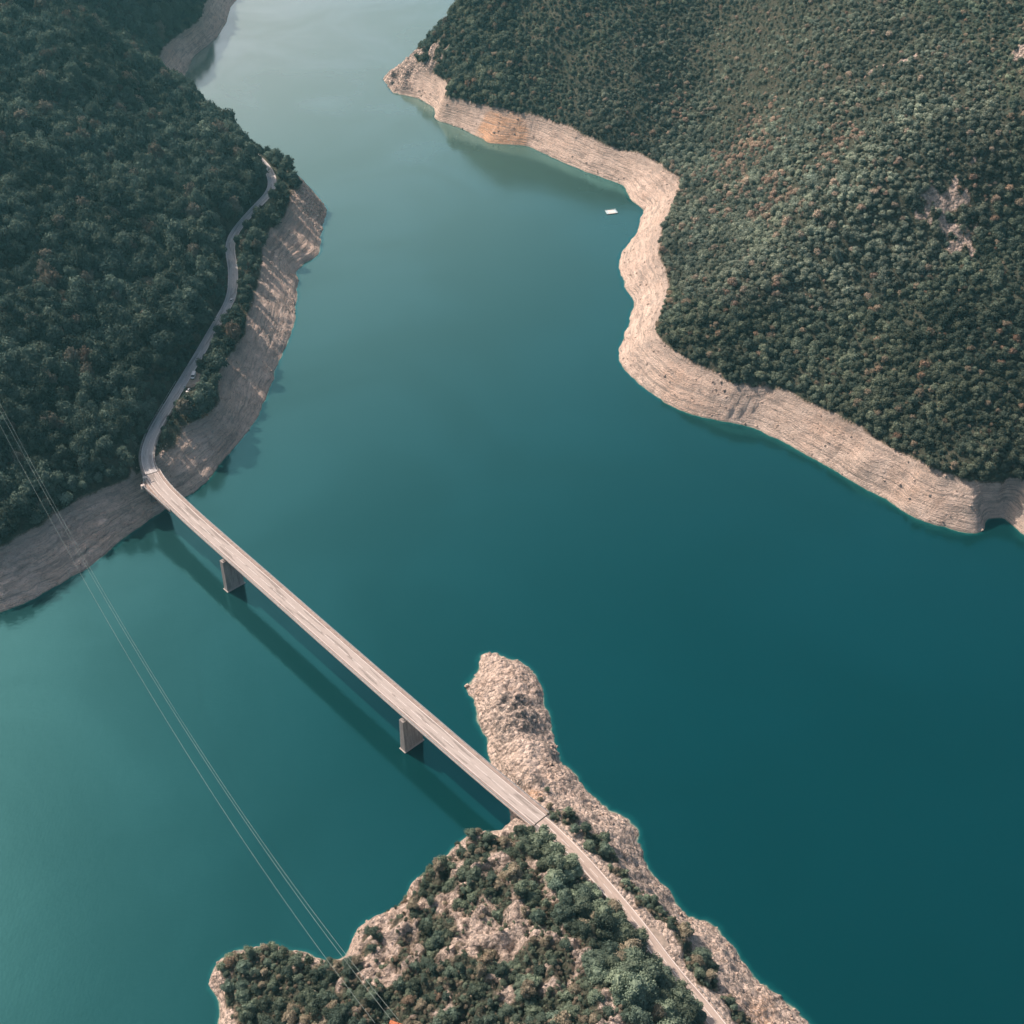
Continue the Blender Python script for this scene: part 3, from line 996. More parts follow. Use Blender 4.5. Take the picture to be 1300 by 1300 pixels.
# ------------------------------------------------------------------ roads
def strip(name, path, w0, w1, dz, mat, parent=None, nacross=6):
    """flat strip with across/along attributes"""
    _, nr = frames(path)
    s = np.r_[0, np.cumsum(np.linalg.norm(np.diff(path[:, :2], axis=0), axis=1))]
    offs = np.linspace(w0, w1, nacross + 1)
    vs, ac, al = [], [], []
    for i in range(len(path)):
        for o in offs:
            vs.append((path[i, 0] + nr[i, 0] * o, path[i, 1] + nr[i, 1] * o, path[i, 2] + dz)); ac.append(o); al.append(s[i])
    m = nacross + 1
    fs = [(i * m + j, i * m + j + 1, (i + 1) * m + j + 1, (i + 1) * m + j)[::-1] for i in range(len(path) - 1) for j in range(nacross)]
    o = mesh_obj(name, vs, fs, mat, parent)
    for nm, arr in (('across', ac), ('along', al)):
        at = o.data.attributes.new(nm, 'FLOAT', 'POINT'); at.data.foreach_set('value', arr)
    return o


def dashes(mb, path, off, w, dz, on=None, offl=None):
    s = np.r_[0, np.cumsum(np.linalg.norm(np.diff(path[:, :2], axis=0), axis=1))]
    t, nr = frames(path)
    def at(d):
        x = [np.interp(d, s, path[:, k]) for k in range(3)]
        n_ = np.array([np.interp(d, s, nr[:, 0]), np.interp(d, s, nr[:, 1])])
        return x, n_
    d0 = 0
    L = s[-1]
    seg = on or L
    while d0 < L - 0.1:
        d1 = min(d0 + seg, L)
        k = max(1, int((d1 - d0) / 3))
        vs = []
        for i in range(k + 1):
            x, n_ = at(d0 + (d1 - d0) * i / k)
            for o in (off - w / 2, off + w / 2):
                vs.append((x[0] + n_[0] * o, x[1] + n_[1] * o, x[2] + dz))
        mb.add(vs, [(2 * i, 2 * i + 2, 2 * i + 3, 2 * i + 1) for i in range(k)])
        d0 = d1 + (offl or 1e9)


dn = lambda p, st: catmull([p[i] for i in range(0, len(p))], st)
rl = strip("left_bank_road", road_L, -3.7, 3.7, 0.02, M_road)
tag(rl, "shaded two lane asphalt road winding along the left bank", "road", kind="structure")
rr_ = strip("peninsula_road", road_R, -3.15, 3.15, 0.02, M_dusty)
tag(rr_, "narrow sunlit road leaving the bridge along the peninsula", "road", kind="structure")
for nm, pth, lb in (("left_bank_road_marking", road_L, "white edge and centre lines on the left bank road"),
                    ("peninsula_road_marking", road_R, "worn white edge and centre lines on the peninsula road")):
    mb = MB()
    ew = 3.2 if pth is road_L else 2.75
    dashes(mb, pth, -ew, 0.26, 0.035); dashes(mb, pth, ew, 0.26, 0.035)
    dashes(mb, pth, 0.0, 0.2, 0.035, 6, 4)
    tag(mb.build(nm, M_mark), lb, "road marking", kind="structure")
# verge of gravel beside the peninsula road and the two lay-bys
def patch(name, poly, z, mat, lb):
    vs = [P(a, b, z) for a, b in poly]
    vs = catmull(vs + [vs[0]], 1.5)[:-1]
    c = np.mean(vs, axis=0)
    o = mesh_obj(name, [c] + list(vs), [(0, i + 1, (i + 1) % len(vs) + 1) for i in range(len(vs))], mat)
    bm = bmesh.new(); bm.from_mesh(o.data)
    bmesh.ops.recalc_face_normals(bm, faces=bm.faces)
    if sum(f.normal.z for f in bm.faces) < 0: bmesh.ops.reverse_faces(bm, faces=bm.faces)
    bm.to_mesh(o.data); bm.free()
    return tag(o, lb, "lay-by", kind="structure")
patch("van_layby", [(237, 484), (243, 474), (250, 470), (258, 476), (256, 482), (249, 487), (240, 490)], 26.02 - 0.10, M_gravel, "small gravel lay-by beside the shaded road")
patch("peninsula_layby", [(822, 1180), (829, 1178), (841, 1188), (850, 1200), (857, 1216), (856, 1226), (846, 1212)], 26.1 - 0.12, M_gravel, "pale gravel lay-by widening the peninsula road")

# ------------------------------------------------------------------ bridge
bridge = empty("bridge", tuple(road_B[len(road_B) // 2]))
tag(bridge, "long flat concrete road bridge on two slab piers crossing the teal lake", "bridge")


def par(o):
    """parent keeping world coordinates baked in mesh"""
    o.parent = bridge
    o.matrix_parent_inverse = Matrix.Translation(Vector(bridge.location)).inverted()
    return o


Bp = road_B
wl = full[iJL:iWL + 1]                   # part of the viaduct round the bend, above the retaining wall
deckpath = full[iJR - 1:iWL + 1]
# deck slab: box girder section (left of travel is +; travel goes from the peninsula to the left bank, camera side is +)
mb = MB()
sweep(mb, full[iJR - 1:iJL + 2], [(-5.5, -0.10), (5.5, -0.10), (5.5, -0.62), (3.3, -1.0), (2.7, -2.0), (-2.7, -2.0), (-3.3, -1.0), (-5.5, -0.62)])
par(mb.build("deck", M_conc_dk))
par(strip("roadway", Bp, -3.85, 3.85, -0.02, M_deckroad))
for sgn in (-1, 1):
    mb = MB()
    o0, o1 = (3.85, 5.2) if sgn > 0 else (-5.2, -3.85)
    sweep(mb, Bp, [(o0, -0.08), (o1, -0.08), (o1, 0.14), (o0, 0.14)])
    par(mb.build("sidewalk", M_sidewalk))
    mb = MB()
    o0, o1 = (5.2, 5.62) if sgn > 0 else (-5.62, -5.2)
    sweep(mb, Bp, [(o0, -0.75), (o1, -0.75), (o1, 0.30), (o0, 0.30)])
    par(mb.build("edge_beam", M_conc_lt))
    # railing: posts and three rails
    mb = MB()
    ox = sgn * 5.36
    for h in (0.62, 0.9, 1.25):
        r = 0.05 if h < 1.2 else 0.075
        sweep(mb, Bp, [(-r, h - r), (r, h - r), (r, h + r), (-r, h + r)], offs=ox)
    s = np.r_[0, np.cumsum(np.linalg.norm(np.diff(Bp[:, :2], axis=0), axis=1))]
    _, nr = frames(Bp)
    for dd_ in np.arange(1, s[-1], 2.5):
        x = [np.interp(dd_, s, Bp[:, k]) for k in range(3)]
        n0, n1 = np.interp(dd_, s, nr[:, 0]), np.interp(dd_, s, nr[:, 1])
        mb.box((x[0] + n0 * ox, x[1] + n1 * ox, x[2] + 0.76), (0.12, 0.12, 0.96), math.atan2(n1, n0))
    par(mb.build("railing", M_steel))
    # kerb guardrail
mb = MB()
dashes(mb, Bp, 3.55, 0.22, 0.0); dashes(mb, Bp, -3.55, 0.22, 0.0); dashes(mb, Bp, 0.0, 0.2, 0.0, 9, 3)
par(mb.build("lane_marking", M_mark))
for i0 in (iJR, iJL):
    pth = full[max(i0 - 1, 0):i0 + 2]
    t_, n_ = frames(pth)
    c = full[i0]; ang = math.atan2(n_[1, 1], n_[1, 0])
    mb = MB(); mb.box((c[0], c[1], c[2] + 0.02), (7.6, 0.55, 0.06), ang)
    par(mb.build("expansion_joint", M_tyre))
# drain inlets and hatch patches left out: too small
# piers
tB, nB = frames(Bp)


def pier(cl, cr, thick_back, name="pier"):
    """cl, cr: base corners of the downstream face on the water"""
    a = P(*cl, 0.0); b = P(*cr, 0.0)
    u = (b - a); Lw = np.linalg.norm(u); u /= Lw
    i = nearest((a + b) / 2)
    nrm = frames(full)[1][i]          # left of travel, towards camera side
    tr = -nrm
    wv_ = frames(full)[0][i]          # towards left bank
    L2 = Lw + 1.2
    root = []
    mb_ = MB()
    top = 22.3
    for z0, z1, gr in ((-14, 0.35, 0.5), (0.35, top, 0.0)):
        vs = []
        for z, g in ((z0, gr), (z1, gr)):
            tp = 0.35 * (1 - max(z, 0) / top) + g
            for s_, w_ in ((-tp, -tp), (L2 + tp, -tp), (L2 + tp, thick_back + tp), (-tp, thick_back + tp)):
                vs.append((a[0] + tr[0] * s_ + wv_[0] * w_, a[1] + tr[1] * s_ + wv_[1] * w_, z))
        mb_.add(vs, [(0, 1, 2, 3)[::-1], (4, 5, 6, 7), (0, 1, 5, 4), (1, 2, 6, 5), (2, 3, 7, 6), (3, 0, 4, 7)])
    o = par(mb_.build(name, M_pier))
    # bearings between the pier head and the deck
    mb_ = MB()
    vs = []
    for z in (top + 0.002, top + 0.35):
        for s_, w_ in ((0.9, 0.7), (L2 + 1.8, 0.7), (L2 + 1.8, thick_back - 0.7), (0.9, thick_back - 0.7)):
            vs.append((a[0] + tr[0] * s_ + wv_[0] * w_, a[1] + tr[1] * s_ + wv_[1] * w_, z))
    mb_.add(vs, [(0, 1, 2, 3)[::-1], (4, 5, 6, 7), (0, 1, 5, 4), (1, 2, 6, 5), (2, 3, 7, 6), (3, 0, 4, 7)])
    c_ = mb_.build("bearing_seat", M_conc_dk)
    c_.parent = o
    print("pier", a, "len", L2)
    return o


def mat_pier():
    m, nt = new_mat("pier_concrete")
    n = N(nt)
    pos = n.pos()
    sx = n.node('ShaderNodeSeparateXYZ'); n.set(sx.inputs[0], pos)
    lift = n.math('FRACT', n.math('MULTIPLY', sx.outputs[2], 0.36))
    f = n.noise(n.scalevec(pos, (1, 1, 0.12)), 0.9, 5, 0.65)
    c = n.mix(n.ramp(f, 0.35, 0.65), (0.52, 0.475, 0.44), (0.33, 0.30, 0.28))
    c = n.mix(n.math('MULTIPLY', n.ramp(lift, 0.07, 0.0), 0.5), c, (0.18, 0.16, 0.145))
    c = n.mix(n.ramp(sx.outputs[2], 1.3, 0.2), c, (0.55, 0.50, 0.45))
    n.out(c, 0.9, spec=0.2)
    return m


M_pier = mat_pier()
pier((289.5, 751), (306.5, 741), 3.0)
pier((514.5, 954.5), (533.5, 941), 3.0)
# abutments
i = iJR
tt, nn = frames(full)
def block(i, s0, s1, w0, w1, z0, z1, mat, name, parent=True):
    """s across (+ = camera side), w along travel from index i"""
    c = full[i]
    vs = []
    for z in (z0, z1):
        for s_, w_ in ((s0, w0), (s1, w0), (s1, w1), (s0, w1)):
            vs.append((c[0] + nn[i][0] * s_ + tt[i][0] * w_, c[1] + nn[i][1] * s_ + tt[i][1] * w_, z))
    mb_ = MB(); mb_.add(vs, [(0, 3, 2, 1), (4, 5, 6, 7), (0, 1, 5, 4), (1, 2, 6, 5), (2, 3, 7, 6), (3, 0, 4, 7)])
    o = mb_.build(name, mat)
    return par(o) if parent else o


ab = block(iJR, -5.3, 5.3, -7.0, 3.5, 2, 22.45, M_pier, "abutment")
block(iJR, -5.6, 5.6, -7.0, -0.4, 22.46, 24.38, M_conc, "wing_wall")
ab2 = block(iJL - 1, -4.8, 5.2, -1.0, 3.0, 8, 22.4, M_conc_dk, "abutment")
# triangular slab where the straight edge of the bridge runs on past the bend
e0 = P(223, 655, DZ); e1 = P(181.0, 617, DZ); e2 = P(183.5, 606.5, DZ); e3 = P(197, 625, DZ)
poly = [P(216, 648.5, DZ), P(181.5, 617.5, DZ), P(184.0, 607.5, DZ), P(190, 611, DZ), P(202, 630, DZ)]
n_p = len(poly)
mb = MB()
mb.add([(p[0], p[1], DZ - 0.16) for p in poly] + [(p[0], p[1], DZ - 1.3) for p in poly],
       [tuple(range(n_p)), tuple(reversed(range(n_p, 2 * n_p)))] + [(k, k + n_p, (k + 1) % n_p + n_p, (k + 1) % n_p) for k in range(n_p)])
par(mb.build("corner_platform", M_sidewalk))
mb = MB()
ra = [np.array([p[0], p[1], DZ]) for p in poly[:3]]
for h in (0.35, 0.8, 1.2):
    for p, q_ in zip(ra[:-1], ra[1:]):
        mb.tube((p[0], p[1], DZ + h), (q_[0], q_[1], DZ + h), 0.09)
for p, q_ in zip(ra[:-1], ra[1:]):
    L_ = np.linalg.norm(q_ - p); k_ = int(L_ / 2.2) + 1
    for k in range(k_ + 1):
        x = p + (q_ - p) * k / k_
        mb.tube((x[0], x[1], DZ - 0.2), (x[0], x[1], DZ + 1.25), 0.08)
par(mb.build("platform_railing", M_steel))
for a_, b_ in ((poly[1], 0), (poly[2], 0)):
    mb = MB()
    mb.box((a_[0], a_[1], DZ - 0.2), (2.2, 1.8, 2.6), 0.6)
    par(mb.build("end_block", M_conc_lt))

# retaining wall with pillars on the lake side of the bend
wall = empty("retaining_wall", tuple(full[iJL + 3]))
tag(wall, "concrete retaining wall with pillars holding up the road bend beside the bridge", "wall")
def parw(o, w=wall):
    o.parent = w
    o.matrix_parent_inverse = Matrix.Translation(Vector(w.location)).inverted()
    return o
wp = full[iJL:iWL + 6]
mb = MB()
sweep(mb, wp, [(-4.9, 0.25), (5.2, 0.25), (5.2, -0.6), (-4.9, -0.6)][::-1])
# slab under road
for v in range(len(mb.v)):
    x, y, z = mb.v[v]; mb.v[v] = (x, y, z - 0.30)
parw(mb.build("road_slab", M_conc_dk))
mb = MB(); sweep(mb, wp, [(-3.9, -6.5), (-4.4, -6.5), (-4.2, -0.92), (-3.7, -0.92)][::-1]); parw(mb.build("wall_face", M_conc_dk))
sw = np.r_[0, np.cumsum(np.linalg.norm(np.diff(wp[:, :2], axis=0), axis=1))]
_, nw = frames(wp)
mb = MB()
for d_ in np.arange(3, sw[-1] - 1, 5.0):
    x = [np.interp(d_, sw, wp[:, k]) for k in range(3)]
    n0, n1 = np.interp(d_, sw, nw[:, 0]), np.interp(d_, sw, nw[:, 1])
    mb.box((x[0] - n0 * 4.7, x[1] - n1 * 4.7, x[2] - 3.9), (0.9, 0.8, 5.9), math.atan2(n1, n0))
parw(mb.build("pillar", M_conc)).__setitem__('kind', 'stuff')


def guardrail(path, off, lb, post=4.0, name="guardrail", h=0.75):
    c = path[len(path) // 2]
    root = empty(name, tuple(c))
    tag(root, lb, "guardrail")
    mb = MB()
    sweep(mb, path, [(-0.06, h - 0.2), (0.06, h - 0.2), (0.06, h + 0.12), (-0.06, h + 0.12)], offs=off)
    r = parw(mb.build("rail", M_steel), root)
    mb = MB()
    s = np.r_[0, np.cumsum(np.linalg.norm(np.diff(path[:, :2], axis=0), axis=1))]
    _, n_ = frames(path)
    for d_ in np.arange(0.5, s[-1], post):
        x = [np.interp(d_, s, path[:, k]) for k in range(3)]
        n0, n1 = np.interp(d_, s, n_[:, 0]), np.interp(d_, s, n_[:, 1])
        mb.box((x[0] + n0 * (off + (0.1 if off < 0 else -0.1)), x[1] + n1 * (off + (0.1 if off < 0 else -0.1)), x[2] + h / 2 - 0.1), (0.12, 0.12, h + 0.2), math.atan2(n1, n0))
    p_ = parw(mb.build("post", M_steel), root)
    p_['kind'] = 'stuff'
    return root


guardrail(full[iJL:iWL + 12], 4.3, "galvanised guardrail on the hill side of the road bend", h=0.9)
guardrail(full[iJL:iWL + 8], -4.3, "galvanised guardrail on the lake side of the road bend", h=0.9)
iv0 = nearest(P(258, 441, 26)); iv1 = nearest(P(292, 380, 28))
guardrail(full[iv0:iv1], -3.8, "lake side guardrail along the straight shaded road beyond the lay-by")
ip0 = nearest(P(749, 1102, 25)); ip1 = nearest(P(697, 1050, 24.6))
guardrail(full[ip0:ip1], -3.9, "guardrail between the sunlit peninsula road and the bare spit")
iq0 = nearest(P(911, 1300, 27)); iq1 = nearest(P(862, 1243, 26))
guardrail(full[iq0:iq1], -3.9, "guardrail on the lake side of the road at the bottom edge")


# ------------------------------------------------------------------ vehicles
def extrude_profile(prof, w, inset=0.0):
    """profile in (x,z) extruded across y with optional narrowing at higher z"""
    n_ = len(prof)
    zmin = min(p[1] for p in prof); zmax = max(p[1] for p in prof)
    vs = []
    for s in (-1, 1):
        for x, z in prof:
            k = 1 - inset * max(0, (z - zmin) / (zmax - zmin) - 0.5) * 2
            vs.append((x, s * w / 2 * k, z))
    fs = [tuple(range(n_)), tuple(reversed(range(n_, 2 * n_)))]
    fs += [(i, i + n_, (i + 1) % n_ + n_, (i + 1) % n_) for i in range(n_)]
    return vs, fs


def wheels(root, xs, w, r):
    for x in xs:
        for s in (-1, 1):
            mb = MB(); mb.tube((x, s * (w / 2 - 0.12), r), (x, s * (w / 2 + 0.03), r), r, n=14)
            t = mb.build("wheel", M_tyre, root)
            mb = MB(); mb.tube((x, s * (w / 2 + 0.031), r), (x, s * (w / 2 + 0.05), r), r * 0.55, n=12)
            mb.build("rim", M_steel, t)


def make_car(lb, loc, rz):
    root = empty("car", loc, rz); tag(root, lb, "car")
    w = 1.75
    body = [(-2.1, 0.35), (-2.12, 0.85), (-1.9, 0.95), (0.75, 0.95), (2.0, 0.78), (2.1, 0.55), (2.08, 0.32), (1.7, 0.25), (-1.7, 0.25)]
    v, f = extrude_profile(body, w); mb = MB(); mb.add(v, f); b = mb.build("body", M_white, root)
    gh = [(-1.95, 0.952), (-1.45, 1.40), (0.1, 1.42), (0.95, 0.952)]
    v, f = extrude_profile(gh, w - 0.12, 0.2); mb = MB(); mb.add(v, f); mb.build("window", M_glass, root)
    mb = MB(); mb.box((-0.68, 0, 1.44), (1.5, 1.26, 0.05)); mb.build("roof", M_white, root)
    for s in (-1, 1):
        mb = MB(); mb.box((2.07, s * 0.62, 0.63), (0.1, 0.32, 0.14)); mb.build("headlight", M_glass, root)
    wheels(root, (-1.3, 1.3), w, 0.31)
    for o in root.children:
        if o.name.startswith(("body", "roof")):
            md = o.modifiers.new("bevel", 'BEVEL'); md.width = 0.07; md.segments = 2
    return root


def make_van(lb, loc, rz):
    root = empty("van", loc, rz); tag(root, lb, "van")
    w = 2.05
    body = [(-2.9, 0.4), (-2.92, 2.45), (-2.7, 2.58), (1.15, 2.55), (1.35, 2.4), (2.05, 1.42), (2.85, 1.15), (2.95, 0.8), (2.9, 0.38), (2.4, 0.3), (-2.5, 0.3)]
    v, f = extrude_profile(body, w, 0.06); mb = MB(); mb.add(v, f); b = mb.build("body", M_white, root)
    md = b.modifiers.new("bevel", 'BEVEL'); md.width = 0.08; md.segments = 2
    mb = MB()
    d = Vector((0.70, 0, -0.98)).normalized(); nrm_ = Vector((0.98, 0, 0.70)).normalized()
    p0 = Vector((1.40, 0, 2.33)) + nrm_ * 0.03; p1 = Vector((2.02, 0, 1.47)) + nrm_ * 0.03
    vs = []
    for off in (0, 0.03):
        for p, hw in ((p0, 0.82), (p1, 0.93)):
            for s in (-1, 1):
                vs.append(p + nrm_ * off + Vector((0, s * hw, 0)))
    mb.add(vs, [(0, 1, 3, 2), (4, 6, 7, 5), (0, 2, 6, 4), (1, 5, 7, 3), (0, 4, 5, 1), (2, 3, 7, 6)])
    mb.build("windscreen", M_glass, root)
    for s in (-1, 1):
        mb = MB(); mb.box((1.0, s * (w / 2 + 0.005), 1.75), (0.95, 0.03, 0.6)); mb.build("window", M_glass, root)
        mb = MB(); mb.box((2.9, s * 0.75, 0.85), (0.1, 0.3, 0.22)); mb.build("headlight", M_glass, root)
        mb = MB(); mb.box((1.55, s * (w / 2 + 0.16), 1.6), (0.12, 0.22, 0.32)); mb.build("mirror", M_tyre, root)
    mb = MB(); mb.box((2.95, 0, 0.5), (0.12, 1.9, 0.25)); mb.build("bumper", M_tyre, root)
    wheels(root, (-1.8, 1.95), w, 0.36)
    return root


def road_angle(i):
    return math.atan2(tt[i][1], tt[i][0])


pv_ = P(245.8, 477.5, 26.6)
make_van("white panel van parked nose out in the shaded lay-by", (pv_[0], pv_[1], 25.95), road_angle(nearest(pv_)) + math.pi + 0.12).scale = (1.15, 1.15, 1.1)
pc = P(239.2, 497, 26.2)
zc_ = float(hgt(np.array([pc[0]]), np.array([pc[1]]))[0])
make_car("white car tucked under the bushes just past the lay-by", (pc[0], pc[1], max(zc_, 25.4) + 0.12), road_angle(nearest(pc)) + math.pi - 0.2)
ic = nearest(P(293.5, 382, 28))
cc = full[ic]
make_car("small white car driving on the shaded left bank road", (cc[0] + nn[ic][0] * -1.6, cc[1] + nn[ic][1] * -1.6, cc[2] + 0.03), road_angle(ic))
mb = MB(); pb = P(233.6, 491, 26.2)
mb.box((pb[0], pb[1], 26.35), (1.7, 0.9, 0.9), 0.9, 0.15); mb.box((pb[0] + 0.1, pb[1] - 0.1, 26.9), (0.9, 0.5, 0.25), 0.9, 0.3)
tag(mb.build("concrete_block", M_white), "small white concrete block at the edge of the road beside the lay-by", "concrete block")

# ------------------------------------------------------------------ raft
rc = [P(768, 268.2), P(780.8, 266.6), P(784.2, 270.9), P(770.8, 272.6)]
ctr = sum(rc) / 4
raft = empty("swimming_raft", tuple(ctr)); tag(raft, "flat white floating raft moored alone in the cove", "raft")
def quad_prism(mb, cs, z0, z1, k=1.0):
    c = sum(cs) / 4
    vs = [(c[0] + (p[0] - c[0]) * k, c[1] + (p[1] - c[1]) * k, z) for z in (z0, z1) for p in cs]
    mb.add(vs, [(0, 1, 2, 3), (4, 7, 6, 5), (0, 4, 5, 1), (1, 5, 6, 2), (2, 6, 7, 3), (3, 7, 4, 0)])
mb = MB(); quad_prism(mb, rc, 0.35, 0.62); o = mb.build("deck", M_raftwhite); parw(o, raft)
for k_ in (0, 1):
    mb = MB()
    a_, b_ = (rc[0], rc[3]) if k_ == 0 else (rc[1], rc[2])
    c_, d_ = (rc[1], rc[2]) if k_ == 0 else (rc[0], rc[3])
    qd = [a_, a_ + (c_ - a_) * 0.2, b_ + (d_ - b_) * 0.2, b_]
    if k_ == 1: qd = [a_ + (c_ - a_) * 0.2, a_, b_, b_ + (d_ - b_) * 0.2]
    quad_prism(mb, [np.array(x) for x in qd], 0.625, 0.68, 0.97); parw(mb.build("end_panel", M_blue), raft)
    mb = MB(); quad_prism(mb, [np.array(x) for x in qd], -0.3, 0.349, 0.93); parw(mb.build("float", M_tyre), raft)
mb = MB()
for a_, b_ in zip(rc, rc[1:] + rc[:1]):
    mb.tube((a_[0], a_[1], 1.3), (b_[0], b_[1], 1.3), 0.04)
    mb.tube((a_[0], a_[1], 0.6), (a_[0], a_[1], 1.35), 0.05)
parw(mb.build("handrail", M_white), raft)

# ------------------------------------------------------------------ power line
pole_base = P(503, 1299, 33)
pb_z = float(hgt(np.array([pole_base[0]]), np.array([pole_base[1]]))[0])
TOPZ = 41.0
head = P(503, 1299.5, TOPZ)
hx, hy = head[0], head[1]
gz = float(hgt(np.array([hx]), np.array([hy]))[0])
pole = empty("power_pole", (hx, hy, gz)); tag(pole, "orange topped steel power pole at the bottom edge of the photo", "power pole")
mb = MB()
for sx_, sy_ in ((-1, -1), (1, -1), (1, 1), (-1, 1)):
    mb.tube((hx + sx_ * 0.9, hy + sy_ * 0.9, gz - 1.0), (hx + sx_ * 0.35, hy + sy_ * 0.35, TOPZ - 0.8), 0.09)
nlev = 6
for k in range(nlev):
    z0 = gz + (TOPZ - 0.8 - gz) * k / nlev; z1 = gz + (TOPZ - 0.8 - gz) * (k + 1) / nlev
    r0 = 0.9 - 0.55 * k / nlev; r1 = 0.9 - 0.55 * (k + 1) / nlev
    for (ax, ay), (bx, by) in (((-1, -1), (1, -1)), ((1, -1), (1, 1)), ((1, 1), (-1, 1)), ((-1, 1), (-1, -1))):
        mb.tube((hx + ax * r0, hy + ay * r0, z0), (hx + bx * r1, hy + by * r1, z1), 0.05, n=4)
parw(mb.build("lattice_mast", M_steel), pole)
CA = [(0, 512), (507, 1296)]
CB = [(0, 521), (497, 1295)]
CC = [(0, 539), (476, 1299)]
mb = MB(); mb.box((hx, hy, TOPZ - 0.4), (5.6, 1.5, 0.45), -0.35); mb.box((hx, hy, TOPZ - 0.05), (1.6, 1.2, 0.6), -0.35, 0.2)
parw(mb.build("crossarm", M_orange), pole)


def cable(e0px, e1px, via, lb, zL=118.0):
    """e0px left frame pixel, e1px pole end pixel, via: pixels along; a parabola fitted in the vertical plane"""
    A = P(*e1px, TOPZ + 0.2); B = P(*e0px, zL)
    h = (B - A)[:2]; L = np.linalg.norm(h); h /= L
    nrm_ = np.array([-h[1], h[0]])
    sz = []
    for px, py in via:
        # intersect the view ray with the vertical plane through A and B
        p1 = P(px, py, 0.0); o = np.array([0, 0, CAM_H]); d_ = p1 - o
        t = ((A[:2] - o[:2]) @ nrm_) / (d_[:2] @ nrm_)
        q_ = o + d_ * t
        sz.append(((q_[:2] - A[:2]) @ h, q_[2]))
    s = np.array([0, L] + [a_ for a_, b_ in sz]); z = np.array([A[2], B[2]] + [b_ for a_, b_ in sz])
    co = np.polyfit(s, z, 2, w=[6, 3] + [1] * len(sz))
    print("cable", A, B, sz, co)
    mb = MB()
    L2 = L * 1.45
    prev = None
    for k in range(81):
        s_ = L2 * k / 80
        p = (A[0] + h[0] * s_, A[1] + h[1] * s_, np.polyval(co, s_))
        if prev is not None: mb.tube(prev, p, 0.048, n=5)
        prev = p
    o = mb.build("power_cable", M_cable)
    return tag(o, lb, "cable", "power cables crossing the lake")


cable(CA[0], CA[1], [(107, 715), (187, 846), (275, 978), (348, 1085), (441, 1217)], "right hand power cable of the close pair above the lake")
cable(CB[0], CB[1], [(68, 650), (183, 846), (270, 978), (343, 1085), (436, 1217)], "left hand power cable of the close pair above the lake")
cable(CC[0], CC[1], [(57, 650), (152, 818), (230, 947), (296, 1040), (413, 1213)], "single power cable hanging left of the close pair")


# ------------------------------------------------------------------ trees
def crown_geo(seed, h, r, nl, leaf, ncard, flat=0.8, sub=2, lk=0.92):
    rnd = random.Random(seed)
    V_, F_ = [], []
    lobes = []
    for i in range(nl):
        a_ = rnd.uniform(0, 6.283); q_ = math.sqrt(rnd.random()) * r * (1.12 - 0.54 * lk)
        zz_ = h * (0.42 + 0.42 * rnd.random() - 0.18 * (q_ / r))
        lr = r * rnd.uniform(0.30, 0.55) * lk
        lobes.append((Vector((math.cos(a_) * q_, math.sin(a_) * q_, zz_)), lr))
    lobes.append((Vector((0, 0, h * 0.72)), r * 0.55))
    for c, lr in lobes:
        bm = bmesh.new(); bmesh.ops.create_icosphere(bm, subdivisions=sub, radius=1)
        b = len(V_)
        for v in bm.verts:
            k = lr * rnd.uniform(0.50, 1.02)
            V_.append((c.x + v.co.x * k, c.y + v.co.y * k, max(0.3, c.z + v.co.z * k * flat)))
        for f in bm.faces: F_.append(tuple(b + v.index for v in f.verts))
        bm.free()
    for i in range(ncard):
        c, lr = rnd.choice(lobes)
        d = Vector((rnd.gauss(0, 1), rnd.gauss(0, 1), rnd.gauss(0.35, 0.9))).normalized()
        p = c + Vector((d.x, d.y, d.z * flat)) * lr * rnd.uniform(0.80, 1.48)
        n_ = (d + Vector((rnd.gauss(0, .7), rnd.gauss(0, .7), rnd.gauss(0.2, .7)))).normalized()
        u = n_.orthogonal().normalized(); w_ = n_.cross(u)
        a_ = rnd.uniform(0, 6.28); u, w_ = u * math.cos(a_) + w_ * math.sin(a_), w_ * math.cos(a_) - u * math.sin(a_)
        s1, s2 = leaf * rnd.uniform(0.6, 1.3), leaf * rnd.uniform(0.4, 1.0)
        b = len(V_)
        V_ += [tuple(p - u * s1), tuple(p + w_ * s2), tuple(p + u * s1), tuple(p - w_ * s2)]
        F_.append((b, b + 1, b + 2, b + 3))
    return V_, F_


def trunk_geo(h, r):
    mb = MB()
    mb.tube((0, 0, -0.8), (0.1, 0.05, h * 0.35), r, r * 0.7, 6)
    mb.tube((0.1, 0.05, h * 0.34), (0.45, 0.3, h * 0.62), r * 0.6, r * 0.25, 5)
    mb.tube((0.1, 0.05, h * 0.33), (-0.5, -0.25, h * 0.6), r * 0.55, r * 0.22, 5)
    mb.tube((0.1, 0.05, h * 0.34), (0.05, -0.4, h * 0.66), r * 0.5, r * 0.2, 5)
    return mb


